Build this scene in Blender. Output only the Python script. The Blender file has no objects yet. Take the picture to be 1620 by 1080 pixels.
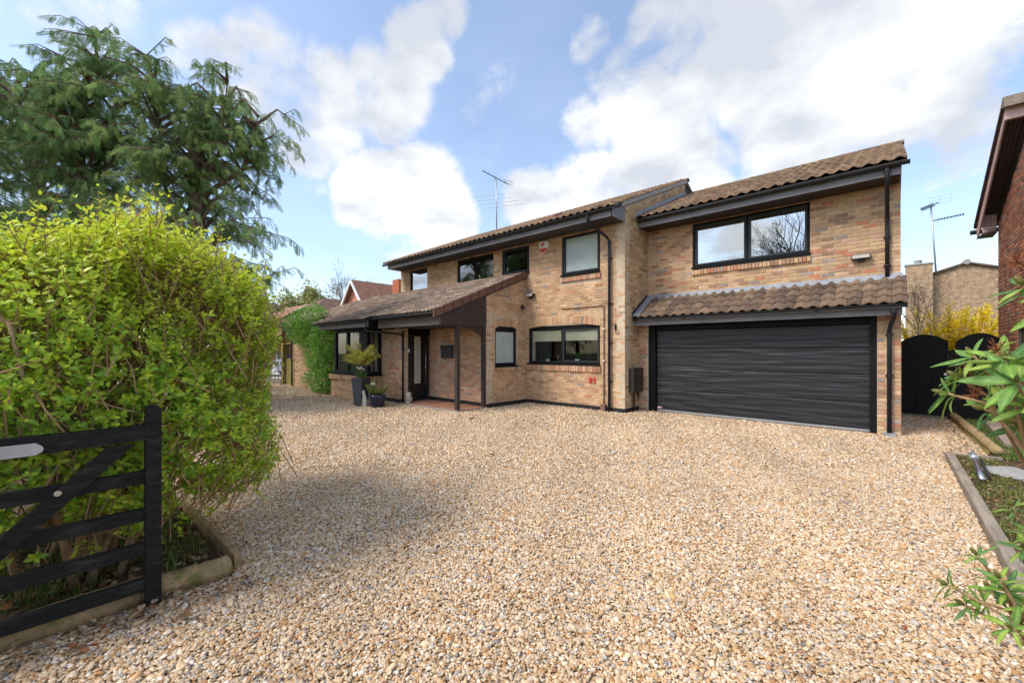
import bpy, bmesh, math, random
import numpy as np
from math import radians, sin, cos, pi, sqrt, atan2
from mathutils import Vector, Matrix

rnd = random.Random(11)
rng = np.random.default_rng(5)
scene = bpy.context.scene
COL = scene.collection

# ------------------------------------------------------------------ camera, sky, sun, exposure
YAW = math.atan2(597.0, 659.0)
EYE = 1.56
cam_d = bpy.data.cameras.new("camera")
cam = bpy.data.objects.new("camera", cam_d)
COL.objects.link(cam)
cam.location = (0, 0, EYE)
cam.rotation_euler = (pi / 2, 0, YAW)
cam_d.sensor_fit = 'HORIZONTAL'
cam_d.sensor_width = 36.0
cam_d.lens = 659.0 / 1620.0 * 36.0
cam_d.shift_y = 14.0 / 1620.0
cam_d.clip_start = 0.05
cam_d.clip_end = 900.0
scene.camera = cam

SUN_EL = radians(50.0)
SUN_H = Vector((-0.44, -0.90, 0)).normalized()
SUN_DIR = Vector((SUN_H.x * cos(SUN_EL), SUN_H.y * cos(SUN_EL), sin(SUN_EL)))
sun_d = bpy.data.lights.new("sun", 'SUN')
sun_d.energy = 1.3
sun_d.angle = radians(20.0)
sun_d.color = (1.0, 0.95, 0.87)
sun = bpy.data.objects.new("sun", sun_d)
COL.objects.link(sun)
sun.rotation_euler = (-SUN_DIR).to_track_quat('-Z', 'Y').to_euler()
sun.location = (-30, -20, 40)

scene.view_settings.view_transform = 'Standard'
scene.view_settings.look = 'None'
scene.view_settings.exposure = 1.46
scene.view_settings.gamma = 1.0
scene.view_settings.use_curve_mapping = False
scene.render.engine = 'CYCLES'
scene.cycles.max_bounces = 7
scene.cycles.transparent_max_bounces = 12
scene.cycles.diffuse_bounces = 4
scene.cycles.glossy_bounces = 3
scene.cycles.caustics_reflective = False
scene.cycles.caustics_refractive = False

FWD = np.array([-sin(YAW), cos(YAW), 0.0])
RGT = np.array([cos(YAW), sin(YAW), 0.0])
def depth_of(x, y):
    return x * FWD[0] + y * FWD[1]
def in_view(p, margin=1.06):
    d = depth_of(p[0], p[1])
    if d < 0.3: return False
    l = p[0] * RGT[0] + p[1] * RGT[1]
    return abs(l / d) < 810.0 / 659.0 * margin and abs((p[2] - EYE) / d) < 0.9

# --- world: clear-sky model with broken cumulus mixed in, both by direction only
world = bpy.data.worlds.new("World")
scene.world = world
world.use_nodes = True
nt = world.node_tree
for n in list(nt.nodes): nt.nodes.remove(n)
def N(t, tree=None, **kw):
    n = (tree or nt).nodes.new(t)
    for k, v in kw.items(): setattr(n, k, v)
    return n
def wire(a, b): nt.links.new(a, b)
w_out = N('ShaderNodeOutputWorld')
bg_sky = N('ShaderNodeBackground'); bg_cloud = N('ShaderNodeBackground')
w_mix = N('ShaderNodeMixShader')
sky = N('ShaderNodeTexSky', sky_type='NISHITA')
sky.sun_disc = False
sky.sun_elevation = SUN_EL
sky.sun_rotation = math.atan2(SUN_H.x, SUN_H.y)
sky.altitude = 60; sky.air_density = 1.0; sky.dust_density = 1.2; sky.ozone_density = 1.2
bg_sky.inputs[1].default_value = 0.105
tc = N('ShaderNodeTexCoord')
norm = N('ShaderNodeVectorMath', operation='NORMALIZE'); wire(tc.outputs['Generated'], norm.inputs[0])
sep = N('ShaderNodeSeparateXYZ'); wire(norm.outputs[0], sep.inputs[0])
def math_node(op, a, b=None, c=None, clamp=False):
    n = N('ShaderNodeMath', operation=op); n.use_clamp = clamp
    for i, v in enumerate((a, b, c)):
        if v is None: continue
        if isinstance(v, (int, float)): n.inputs[i].default_value = v
        else: wire(v, n.inputs[i])
    return n.outputs[0]
zz = math_node('ADD', math_node('MAXIMUM', sep.outputs[2], 0.0), 0.22)
comb = N('ShaderNodeCombineXYZ')
wire(math_node('DIVIDE', sep.outputs[0], zz), comb.inputs[0])
wire(math_node('DIVIDE', sep.outputs[1], zz), comb.inputs[1])
comb.inputs[2].default_value = 3.7
def noise(scale, detail, rough, dist=0.0, vec=None):
    n = N('ShaderNodeTexNoise'); n.inputs['Scale'].default_value = scale
    n.inputs['Detail'].default_value = detail; n.inputs['Roughness'].default_value = rough
    n.inputs['Distortion'].default_value = dist
    wire(vec or comb.outputs[0], n.inputs['Vector']); return n.outputs[0]
n_big = noise(1.5, 9.0, 0.56, 0.25)
n_fine = noise(5.5, 8.0, 0.6, 0.3, norm.outputs[0])
# banks of cloud: (image-plane tangent right, tangent up, radius in tangent units, weight)
BANKS = [(-0.713, 0.674, 0.114, 1.00), (-0.577, 0.643, 0.144, 1.10), (-0.440, 0.590, 0.144, 1.10), (-0.319, 0.613, 0.121, 1.05), (-0.235, 0.734, 0.091, 0.95), (-0.167, 0.810, 0.068, 0.80), (-0.501, 0.499, 0.091, 0.90), (-1.047, 0.780, 0.167, 0.65), (-1.214, 0.795, 0.137, 0.60), (-0.774, 0.818, 0.091, 0.50), (-0.334, 0.401, 0.094, 1.10), (-0.228, 0.370, 0.118, 1.15), (-0.167, 0.310, 0.091, 1.00), (-0.288, 0.249, 0.091, 0.85), (-0.379, 0.340, 0.061, 0.80), (-0.501, 0.385, 0.068, 0.45), (0.061, 0.355, 0.091, 1.00), (0.182, 0.385, 0.114, 1.05), (0.182, 0.537, 0.083, 0.90), (0.288, 0.598, 0.121, 1.00), (0.379, 0.476, 0.167, 1.10), (0.561, 0.659, 0.182, 1.10), (0.713, 0.568, 0.182, 1.10), (0.516, 0.780, 0.167, 0.95), (0.819, 0.750, 0.167, 0.95), (0.956, 0.643, 0.182, 0.95), (1.108, 0.750, 0.182, 0.85), (1.138, 0.537, 0.137, 0.75), (0.364, 0.750, 0.106, 0.85), (1.017, 0.446, 0.091, 0.50), (0.197, 0.750, 0.061, 0.55)]
acc = None
for (tx, ty, r, wgt) in BANKS:
    d = FWD + RGT * tx + np.array([0, 0, ty]); L = np.linalg.norm(d); d = d / L
    ang = r / L * 1.0
    dp = N('ShaderNodeVectorMath', operation='DOT_PRODUCT')
    wire(norm.outputs[0], dp.inputs[0]); dp.inputs[1].default_value = tuple(d)
    mr = N('ShaderNodeMapRange', interpolation_type='SMOOTHSTEP')
    wire(dp.outputs['Value'], mr.inputs['Value'])
    mr.inputs['From Min'].default_value = cos(ang * 1.35); mr.inputs['From Max'].default_value = cos(ang * 0.2)
    mr.inputs['To Min'].default_value = 0; mr.inputs['To Max'].default_value = wgt
    acc = mr.outputs[0] if acc is None else math_node('MAXIMUM', acc, mr.outputs[0])
# away from the view the sky goes on with the same share of broken cloud
dpv = N('ShaderNodeVectorMath', operation='DOT_PRODUCT'); wire(norm.outputs[0], dpv.inputs[0])
dpv.inputs[1].default_value = tuple((FWD + np.array([0, 0, .35])) / np.linalg.norm(FWD + np.array([0, 0, .35])))
mrv = N('ShaderNodeMapRange', interpolation_type='SMOOTHSTEP'); wire(dpv.outputs['Value'], mrv.inputs['Value'])
mrv.inputs['From Min'].default_value = 0.62; mrv.inputs['From Max'].default_value = 0.40
mrv.inputs['To Min'].default_value = 0.0; mrv.inputs['To Max'].default_value = 0.5
acc = math_node('MAXIMUM', acc, mrv.outputs[0])
dens = math_node('ADD', math_node('MULTIPLY', acc, 0.8),
                 math_node('ADD', math_node('MULTIPLY', math_node('SUBTRACT', n_big, .5), 1.5), math_node('MULTIPLY', math_node('SUBTRACT', n_fine, .5), 1.7)))
mk = N('ShaderNodeMapRange', interpolation_type='SMOOTHSTEP'); wire(dens, mk.inputs['Value'])
mk.inputs['From Min'].default_value = 0.30; mk.inputs['From Max'].default_value = 0.70; mk.inputs['To Min'].default_value = 0.13
wire(mk.outputs[0], w_mix.inputs[0])
cr = N('ShaderNodeValToRGB')
cr.color_ramp.elements[0].position = 0.38; cr.color_ramp.elements[0].color = (0.60, 0.64, 0.715, 1)
cr.color_ramp.elements[1].position = 0.62; cr.color_ramp.elements[1].color = (1.0, 1.0, 1.0, 1)
wire(noise(2.6, 6.0, 0.55, 0.1), cr.inputs[0])
wire(cr.outputs[0], bg_cloud.inputs[0]); bg_cloud.inputs[1].default_value = 0.43
wire(sky.outputs[0], bg_sky.inputs[0])
wire(bg_sky.outputs[0], w_mix.inputs[1]); wire(bg_cloud.outputs[0], w_mix.inputs[2])
wire(w_mix.outputs[0], w_out.inputs[0])

# ------------------------------------------------------------------ materials
MATS = {}
def pmat(name, color=(.5, .5, .5), rough=.7, var=.18, vscale=9.0, bump=.0, bscale=60.0, metal=0.0, spec=.4,
         attr=False, stretch=(1, 1, 1), transl=0.0, objrand=0.0, coat=0.0, coords='world', dirt=None):
    """principled material: base colour (or the mesh's own 'Col' attribute) x grain, optional bump and translucency"""
    m = bpy.data.materials.new(name); m.use_nodes = True
    t = m.node_tree; nd = t.nodes; ln = t.links
    p = nd['Principled BSDF']; out = nd['Material Output']
    def new(tp, **kw):
        n = nd.new(tp)
        for k, v in kw.items(): setattr(n, k, v)
        return n
    if coords == 'world':
        vec = new('ShaderNodeNewGeometry').outputs['Position']
    else:
        vec = new('ShaderNodeTexCoord').outputs['Object']
    mp = new('ShaderNodeMapping'); mp.inputs['Scale'].default_value = stretch
    ln.new(vec, mp.inputs['Vector']); vec = mp.outputs[0]
    if attr:
        a = new('ShaderNodeAttribute', attribute_name='Col'); base = a.outputs['Color']
    else:
        r = new('ShaderNodeRGB'); r.outputs[0].default_value = (*color, 1); base = r.outputs[0]
    nz = new('ShaderNodeTexNoise'); nz.inputs['Scale'].default_value = vscale
    nz.inputs['Detail'].default_value = 6; nz.inputs['Roughness'].default_value = .65
    ln.new(vec, nz.inputs['Vector'])
    mr = new('ShaderNodeMapRange'); ln.new(nz.outputs[0], mr.inputs['Value'])
    mr.inputs['From Min'].default_value = .3; mr.inputs['From Max'].default_value = .7
    mr.inputs['To Min'].default_value = 1 - var; mr.inputs['To Max'].default_value = 1 + var
    mx = new('ShaderNodeMix', data_type='RGBA', blend_type='MULTIPLY'); mx.inputs['Factor'].default_value = 1
    ln.new(base, mx.inputs['A']); ln.new(mr.outputs[0], mx.inputs['B'])
    res = mx.outputs['Result']
    if objrand:
        oi = new('ShaderNodeObjectInfo')
        mo = new('ShaderNodeMapRange'); ln.new(oi.outputs['Random'], mo.inputs['Value'])
        mo.inputs['To Min'].default_value = 1 - objrand; mo.inputs['To Max'].default_value = 1 + objrand
        m2 = new('ShaderNodeMix', data_type='RGBA', blend_type='MULTIPLY'); m2.inputs['Factor'].default_value = 1
        ln.new(res, m2.inputs['A']); ln.new(mo.outputs[0], m2.inputs['B']); res = m2.outputs['Result']
    if dirt:
        dcol, dscale, lo, hi = dirt
        dn = new('ShaderNodeTexNoise'); dn.inputs['Scale'].default_value = dscale; dn.inputs['Detail'].default_value = 7
        dn.inputs['Roughness'].default_value = .7
        ln.new(vec, dn.inputs['Vector'])
        dr = new('ShaderNodeMapRange', interpolation_type='SMOOTHSTEP'); ln.new(dn.outputs[0], dr.inputs['Value'])
        dr.inputs['From Min'].default_value = lo; dr.inputs['From Max'].default_value = hi
        m3 = new('ShaderNodeMix', data_type='RGBA'); ln.new(dr.outputs[0], m3.inputs['Factor'])
        ln.new(res, m3.inputs['A']); m3.inputs['B'].default_value = (*dcol, 1); res = m3.outputs['Result']
    ln.new(res, p.inputs['Base Color'])
    p.inputs['Roughness'].default_value = rough; p.inputs['Metallic'].default_value = metal
    p.inputs['Specular IOR Level'].default_value = spec
    p.inputs['Coat Weight'].default_value = coat
    if bump:
        bn = new('ShaderNodeTexNoise'); bn.inputs['Scale'].default_value = bscale; bn.inputs['Detail'].default_value = 5
        ln.new(vec, bn.inputs['Vector'])
        b = new('ShaderNodeBump'); b.inputs['Strength'].default_value = bump; b.inputs['Distance'].default_value = .01
        ln.new(bn.outputs[0], b.inputs['Height']); ln.new(b.outputs[0], p.inputs['Normal'])
    if transl:
        tr = new('ShaderNodeBsdfTranslucent'); ln.new(res, tr.inputs['Color'])
        ms = new('ShaderNodeMixShader'); ms.inputs[0].default_value = transl
        ln.new(p.outputs[0], ms.inputs[1]); ln.new(tr.outputs[0], ms.inputs[2]); ln.new(ms.outputs[0], out.inputs['Surface'])
    MATS[name] = m
    return m

def weather(m, scale=.7, amt=.16, stretch=(1, 1, .35)):
    """broad uneven weathering multiplied over a material's colour"""
    t = m.node_tree; nd = t.nodes; ln = t.links; p = nd['Principled BSDF']; src = p.inputs['Base Color'].links[0].from_socket
    g = nd.new('ShaderNodeNewGeometry'); mp = nd.new('ShaderNodeMapping'); mp.inputs['Scale'].default_value = stretch; ln.new(g.outputs['Position'], mp.inputs[0])
    n = nd.new('ShaderNodeTexNoise'); n.inputs['Scale'].default_value = scale * 3; n.inputs['Detail'].default_value = 6; n.inputs['Roughness'].default_value = .7; ln.new(mp.outputs[0], n.inputs['Vector'])
    r = nd.new('ShaderNodeMapRange'); r.inputs['From Min'].default_value = .3; r.inputs['From Max'].default_value = .7; r.inputs['To Min'].default_value = 1 - amt; r.inputs['To Max'].default_value = 1 + amt; ln.new(n.outputs[0], r.inputs['Value'])
    x = nd.new('ShaderNodeMix'); x.data_type = 'RGBA'; x.blend_type = 'MULTIPLY'; x.inputs['Factor'].default_value = 1; ln.new(src, x.inputs['A']); ln.new(r.outputs[0], x.inputs['B']); ln.new(x.outputs['Result'], p.inputs['Base Color'])

def glass_mat(name, base_refl=.10, ior=1.6, tint=(.86, .92, .9)):
    m = bpy.data.materials.new(name); m.use_nodes = True
    t = m.node_tree; nd = t.nodes; ln = t.links
    for n in list(nd): nd.remove(n)
    out = nd.new('ShaderNodeOutputMaterial'); mix = nd.new('ShaderNodeMixShader')
    tr = nd.new('ShaderNodeBsdfTransparent'); tr.inputs[0].default_value = (*tint, 1)
    gl = nd.new('ShaderNodeBsdfGlossy'); gl.inputs['Roughness'].default_value = 0.0; gl.inputs['Color'].default_value = (.95, .97, 1, 1)
    fr = nd.new('ShaderNodeFresnel'); fr.inputs['IOR'].default_value = ior
    ad = nd.new('ShaderNodeMath'); ad.operation = 'ADD'; ad.use_clamp = True; ad.inputs[1].default_value = base_refl
    bn = nd.new('ShaderNodeTexNoise'); bn.inputs['Scale'].default_value = .9
    g = nd.new('ShaderNodeNewGeometry'); ln.new(g.outputs['Position'], bn.inputs['Vector'])
    bp = nd.new('ShaderNodeBump'); bp.inputs['Strength'].default_value = .06; bp.inputs['Distance'].default_value = .05
    ln.new(bn.outputs[0], bp.inputs['Height']); ln.new(bp.outputs[0], gl.inputs['Normal'])
    ln.new(fr.outputs[0], ad.inputs[0]); ln.new(ad.outputs[0], mix.inputs[0])
    ln.new(tr.outputs[0], mix.inputs[1]); ln.new(gl.outputs[0], mix.inputs[2]); ln.new(mix.outputs[0], out.inputs[0])
    MATS[name] = m
    return m

M_BRICK = pmat('brick', attr=True, rough=.85, var=.22, vscale=28, bump=.5, bscale=140, spec=.2)
M_MORTAR = pmat('mortar', (.54, .44, .32), rough=.95, var=.15, vscale=14, bump=.4, bscale=160, spec=.1)
M_MORTAR_DARK = pmat('mortar dark', (.10, .085, .075), rough=.95, var=.15, vscale=14, spec=.1)
M_TILE = pmat('roof tile', attr=True, rough=.88, var=.30, vscale=22, bump=.6, bscale=110, spec=.2,
              dirt=((.19, .145, .085), 7.0, .60, .80))
M_TILE_CLEAN = pmat('roof tile brown', attr=True, rough=.8, var=.22, vscale=16, bump=.4, bscale=120, spec=.25,
                    dirt=((.20, .17, .13), 4.0, .60, .80))
weather(M_BRICK); weather(M_MORTAR); weather(M_TILE, .9, .2, (1, 1, 1)); weather(M_TILE_CLEAN, .9, .18, (1, 1, 1))
M_BLACK = pmat('black paint', (.007, .007, .008), rough=.55, var=.25, vscale=12, bump=.15, bscale=50, spec=.18)
M_FRAME = pmat('window frame', (.009, .010, .011), rough=.55, var=.12, vscale=6, spec=.12)
M_FRAME_GREY = pmat('sash grey', (.030, .033, .037), rough=.5, var=.12, vscale=6, spec=.25)
M_FASCIA = pmat('fascia', (.19, .185, .20), rough=.55, var=.22, vscale=7, bump=.15, bscale=40, spec=.35, stretch=(.3, 1, 1))
M_SOFFIT = pmat('soffit', (.055, .052, .055), rough=.7, var=.2, vscale=8, spec=.25)
M_BROWNWOOD = pmat('brown wood', (.050, .036, .031), rough=.65, var=.3, vscale=9, bump=.2, bscale=60, spec=.3)
M_BEAM = pmat('weathered beam', (.105, .088, .082), rough=.75, var=.35, vscale=6, bump=.3, bscale=60, spec=.2, stretch=(.25, 1, 1),
              dirt=((.26, .235, .21), 9.0, .60, .72))
M_GUTTER = pmat('gutter', (.018, .018, .020), rough=.45, var=.25, vscale=5, spec=.3)
M_LEAD = pmat('lead', (.26, .28, .31), rough=.55, var=.25, vscale=6, bump=.3, bscale=25, spec=.5)
M_PLINTH = pmat('plinth', (.014, .016, .018), rough=.6, var=.3, vscale=9, spec=.4)
M_GLASS = glass_mat('glass', .05, 1.5)
M_GLASS_CLEAR = glass_mat('glass clear', .0, 1.32, (.95, .97, .95))
M_GLASS_SKY = glass_mat('glass upper', .34, 1.7, (.8, .88, .9))
M_GLASS_MID = glass_mat('glass mid', .12, 1.6, (.6, .66, .62))
M_BLIND = pmat('blind', (.78, .72, .54), rough=.9, var=.05, spec=.1)
M_BLIND_PALE = pmat('pale blind', (.55, .62, .62), rough=.9, var=.06, vscale=3, spec=.1)
M_FROST = pmat('frosted', (.40, .47, .44), rough=.25, var=.12, vscale=4, spec=.3)
M_CURTAIN = pmat('curtain', (.62, .63, .62), rough=.95, var=.06, spec=.1)
M_INSIDE = pmat('interior', (.16, .145, .13), rough=.95, var=.15, vscale=2, spec=.1)
M_STEEL = pmat('steel', (.50, .50, .49), rough=.35, var=.08, metal=1.0)
M_ALU = pmat('aluminium', (.45, .46, .48), rough=.45, var=.12, metal=.7)
M_CREAM = pmat('cream trim', (.55, .46, .33), rough=.6, var=.08)
M_WHITE = pmat('white paint', (.78, .78, .76), rough=.5, var=.05)
M_RED = pmat('red', (.55, .02, .03), rough=.4, var=.05)
M_DOOR = pmat('door black', (.010, .010, .011), rough=.42, var=.2, vscale=5, bump=.15, bscale=30, spec=.45)
M_WOODGATE = pmat('gate wood', (.0115, .0112, .0110), rough=.62, var=.6, vscale=14, bump=1.0, bscale=60, spec=.22, stretch=(5, .5, 2.5),
                  dirt=((.075, .073, .060), 9.0, .50, .85))
M_WOODGATE_TOP = M_WOODGATE
M_LOG = pmat('log', (.34, .235, .125), rough=.85, var=.35, vscale=9, bump=.8, bscale=45, spec=.15, dirt=((.17, .16, .05), 4.0, .52, .68))
M_LOG_GREY = pmat('log grey', (.30, .245, .19), rough=.88, var=.35, vscale=10, bump=.8, bscale=40, spec=.15, stretch=(3, .35, 3),
                  dirt=((.17, .13, .09), 6.0, .56, .72))
M_TIMBER = pmat('green timber', (.22, .18, .055), rough=.85, var=.3, vscale=8, bump=.4, bscale=40, spec=.15)
M_TERRACOTTA = pmat('terracotta', attr=True, rough=.75, var=.25, vscale=12, bump=.2, bscale=60, spec=.25)
M_SOIL = pmat('soil', (.075, .055, .035), rough=.95, var=.5, vscale=12, bump=1.0, bscale=60, spec=.1, dirt=((.14, .09, .05), 20.0, .5, .62))
M_GROUND = pmat('ground', (.07, .075, .03), rough=.95, var=.4, vscale=1.5, spec=.1)
M_CONC = pmat('concrete', (.33, .32, .30), rough=.9, var=.2, vscale=10, bump=.4, bscale=60, spec=.2, dirt=((.2, .2, .1), 5.0, .55, .75))
M_BARK = pmat('bark', (.17, .12, .085), rough=.95, var=.4, vscale=14, bump=1.0, bscale=40, spec=.1)
M_BARK_PALE = pmat('pale bark', (.34, .235, .135), rough=.9, var=.35, vscale=22, bump=.7, bscale=60, spec=.15)
M_TWIG = pmat('twig', (.34, .22, .12), rough=.9, var=.3, vscale=20, spec=.15)
M_TWIG_PALE = pmat('pale twig', (.50, .37, .29), rough=.9, var=.25, vscale=20, spec=.15)
M_TWIG_FAR = pmat('far twig', (.25, .22, .20), rough=.95, var=.2, spec=.1)
M_LEAF = pmat('leaf', attr=True, rough=.42, var=.22, vscale=26, spec=.4, transl=.42)
M_LEAF_FAR = pmat('far leaf', attr=True, rough=.7, var=.25, vscale=3, spec=.15, transl=.25)
M_CONIFER = pmat('conifer', attr=True, rough=.7, var=.25, vscale=4, spec=.2, transl=.35)
M_RHODO = pmat('rhododendron leaf', attr=True, rough=.42, var=.28, vscale=45, spec=.32, transl=.3, bump=.25, bscale=160)
M_PETAL = pmat('petal', attr=True, rough=.7, var=.12, spec=.2, transl=.3)
M_LITTER = pmat('litter', attr=True, rough=.85, var=.3, vscale=40, spec=.15)
M_PLANTER = pmat('planter', (.045, .05, .058), rough=.55, var=.25, vscale=7, spec=.4)
M_BLUEPOT = pmat('blue pot', (.010, .013, .045), rough=.18, var=.15, spec=.6, coat=.4)
M_STONE = pmat('stone ornament', (.42, .39, .33), rough=.9, var=.3, vscale=30, bump=.5, bscale=80)
M_RENDER = pmat('pink render', (.52, .24, .16), rough=.9, var=.12, vscale=4, spec=.1)
M_REDBRICK = pmat('far red brick', (.42, .14, .075), rough=.9, var=.25, vscale=6, spec=.1)
M_PINKWOOD = pmat('pink board', (.62, .42, .39), rough=.7, var=.15, vscale=6, spec=.2)
M_SOFFBOARD = pmat('dark soffit boards', (.085, .058, .066), rough=.6, var=.2, vscale=8, spec=.3)
M_CARW = pmat('silver car', (.62, .64, .67), rough=.22, var=.03, spec=.5, coat=.6)
M_CARB = pmat('blue car', (.05, .09, .18), rough=.25, var=.03, spec=.5, coat=.6)
M_TYRE = pmat('tyre', (.012, .012, .012), rough=.85, var=.1)
M_CARGLASS = pmat('car glass', (.02, .03, .035), rough=.06, var=.05, spec=.6)
M_PAVE = pmat('pale forecourt', (.46, .42, .38), rough=.9, var=.15, vscale=4)
M_PIPE_BROWN = pmat('brown pipe', (.20, .105, .075), rough=.6, var=.25, vscale=30)
M_LAMP = pmat('lamp glass', (.5, .47, .42), rough=.2, var=.05, spec=.5)

# ------------------------------------------------------------------ mesh helpers
class MB:
    """collects polygons (with one colour per vertex) for ONE mesh object"""
    def __init__(s): s.v = []; s.f = []; s.c = []
    def add(s, verts, faces, col=(.5, .5, .5)):
        o = len(s.v); s.v.extend([tuple(p) for p in verts])
        s.f.extend([tuple(i + o for i in f) for f in faces])
        s.c.extend([col] * len(verts)); return s
    def box(s, x0, x1, y0, y1, z0, z1, col=(.5, .5, .5)):
        v = [(x0, y0, z0), (x1, y0, z0), (x1, y1, z0), (x0, y1, z0), (x0, y0, z1), (x1, y0, z1), (x1, y1, z1), (x0, y1, z1)]
        return s.add(v, [(0, 3, 2, 1), (4, 5, 6, 7), (0, 1, 5, 4), (1, 2, 6, 5), (2, 3, 7, 6), (3, 0, 4, 7)], col)
    def obox(s, c, ex, ey, ez, hx, hy, hz, col=(.5, .5, .5)):
        c = Vector(c); ex, ey, ez = Vector(ex) * hx, Vector(ey) * hy, Vector(ez) * hz
        v = [c + a * ex + b * ey + d * ez for d in (-1, 1) for (a, b) in ((-1, -1), (1, -1), (1, 1), (-1, 1))]
        return s.add(v, [(0, 3, 2, 1), (4, 5, 6, 7), (0, 1, 5, 4), (1, 2, 6, 5), (2, 3, 7, 6), (3, 0, 4, 7)], col)
    def bar(s, a, b, w, h=None, col=(.5, .5, .5), up=(0, 0, 1)):
        a, b = Vector(a), Vector(b); h = h or w
        ex = (b - a); L = ex.length; ex.normalize()
        upv = Vector(up)
        if abs(ex.dot(upv)) > .98: upv = Vector((1, 0, 0))
        ey = upv.cross(ex).normalized(); ez = ex.cross(ey)
        return s.obox((a + b) / 2, ex, ey, ez, L / 2, w / 2, h / 2, col)
    def tube(s, pts, rad, n=8, col=(.5, .5, .5), cap=True):
        pts = [Vector(p) for p in pts]
        if not isinstance(rad, (list, tuple)): rad = [rad] * len(pts)
        rings = []; prev = None
        for i, p in enumerate(pts):
            d = (pts[min(i + 1, len(pts) - 1)] - pts[max(i - 1, 0)]).normalized()
            if prev is None:
                a = Vector((0, 0, 1)) if abs(d.z) < .9 else Vector((1, 0, 0))
                u = d.cross(a).normalized()
            else:
                u = (prev - d * prev.dot(d)).normalized()
            prev = u; w = d.cross(u)
            rings.append([p + (u * cos(2 * pi * k / n) + w * sin(2 * pi * k / n)) * rad[i] for k in range(n)])
        v = [q for r in rings for q in r]; f = []
        for i in range(len(pts) - 1):
            for k in range(n):
                k2 = (k + 1) % n
                f.append((i * n + k, i * n + k2, (i + 1) * n + k2, (i + 1) * n + k))
        if cap:
            f.append(tuple(range(n - 1, -1, -1))); f.append(tuple((len(pts) - 1) * n + k for k in range(n)))
        return s.add(v, f, col)
    def prism(s, poly, off, col=(.5, .5, .5)):
        """closed outline (list of 3-D points) pushed along off"""
        off = Vector(off); n = len(poly)
        v = [Vector(p) for p in poly] + [Vector(p) + off for p in poly]
        f = [tuple(range(n - 1, -1, -1)), tuple(range(n, 2 * n))] + [(i, (i + 1) % n, n + (i + 1) % n, n + i) for i in range(n)]
        return s.add(v, f, col)
    def lathe(s, prof, c=(0, 0, 0), n=16, col=(.5, .5, .5)):
        v = []; f = []
        for (r, z) in prof:
            for k in range(n): v.append((c[0] + r * cos(2 * pi * k / n), c[1] + r * sin(2 * pi * k / n), c[2] + z))
        for i in range(len(prof) - 1):
            for k in range(n):
                k2 = (k + 1) % n; f.append((i * n + k, i * n + k2, (i + 1) * n + k2, (i + 1) * n + k))
        f.append(tuple(range(n - 1, -1, -1))); f.append(tuple((len(prof) - 1) * n + k for k in range(n)))
        return s.add(v, f, col)
    def mesh(s, name, mat, smooth=False):
        me = bpy.data.meshes.new(name); me.from_pydata(s.v, [], s.f)
        a = me.attributes.new('Col', 'FLOAT_COLOR', 'POINT')
        c = np.ones((len(s.v), 4), np.float32); c[:, :3] = np.array(s.c, np.float32).reshape(-1, 3)
        a.data.foreach_set('color', c.ravel())
        me.materials.append(mat)
        if smooth: me.polygons.foreach_set('use_smooth', [True] * len(me.polygons))
        me.update(); return me

def big_mesh(name, V, F, C, mat, smooth=False):
    """V (n,3), F (m,k) with k = 3 or 4, C (n,3)"""
    me = bpy.data.meshes.new(name); n, m, k = len(V), len(F), F.shape[1]
    me.vertices.add(n); me.vertices.foreach_set('co', np.ascontiguousarray(V, np.float32).ravel())
    me.loops.add(m * k); me.loops.foreach_set('vertex_index', np.ascontiguousarray(F, np.int32).ravel())
    me.polygons.add(m); me.polygons.foreach_set('loop_start', np.arange(0, m * k, k, dtype=np.int32))
    me.polygons.foreach_set('loop_total', np.full(m, k, np.int32))
    a = me.attributes.new('Col', 'FLOAT_COLOR', 'POINT')
    c = np.ones((n, 4), np.float32); c[:, :3] = C; a.data.foreach_set('color', c.ravel())
    me.materials.append(mat)
    if smooth: me.polygons.foreach_set('use_smooth', np.ones(m, bool))
    me.update(calc_edges=True); me.validate(); return me

def scatter(tv, tf, R, T, C):
    """copies of template (tv,tf): R (m,3,3) T (m,3) C (m,3) or (m,n,3)"""
    m, n = len(T), len(tv)
    V = np.einsum('mij,nj->mni', R, tv) + T[:, None, :]
    F = tf[None] + (np.arange(m) * n)[:, None, None]
    Cc = np.repeat(C[:, None, :], n, 1) if C.ndim == 2 else C
    return V.reshape(-1, 3), F.reshape(-1, tf.shape[1]), Cc.reshape(-1, 3)

def frames(dirs, ups):
    """rotation matrices with columns (side, dir, normal)"""
    d = dirs / np.linalg.norm(dirs, axis=1, keepdims=True)
    s = np.cross(d, ups); s /= (np.linalg.norm(s, axis=1, keepdims=True) + 1e-9)
    nrm = np.cross(s, d)
    return np.stack([s, d, nrm], axis=2)

def label(o, lab=None, cat=None, group=None, kind=None):
    if lab: o['label'] = lab
    if cat: o['category'] = cat
    if group: o['group'] = group
    if kind: o['kind'] = kind
    return o
def thing(name, lab, cat, loc=(0, 0, 0), group=None):
    o = bpy.data.objects.new(name, None); COL.objects.link(o); o.location = loc
    o.empty_display_size = .2
    return label(o, lab, cat, group)
def link(name, me, parent=None):
    """mesh in world coordinates, hung under its thing (an Empty) or under a part"""
    o = bpy.data.objects.new(name, me); COL.objects.link(o)
    if parent is not None:
        o.parent = parent
        if parent.parent is None and parent.type == 'EMPTY': o.location = -parent.location
    return o
def part(name, mb, mat, parent, smooth=False):
    return link(name, mb.mesh(name, mat, smooth), parent)
def solo(name, mb, mat, lab, cat, group=None, smooth=False, kind=None):
    return label(link(name, mb.mesh(name, mat, smooth)), lab, cat, group, kind)
def setting(name, mb, mat, smooth=False):
    return label(link(name, mb.mesh(name, mat, smooth)), kind='structure')
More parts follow.
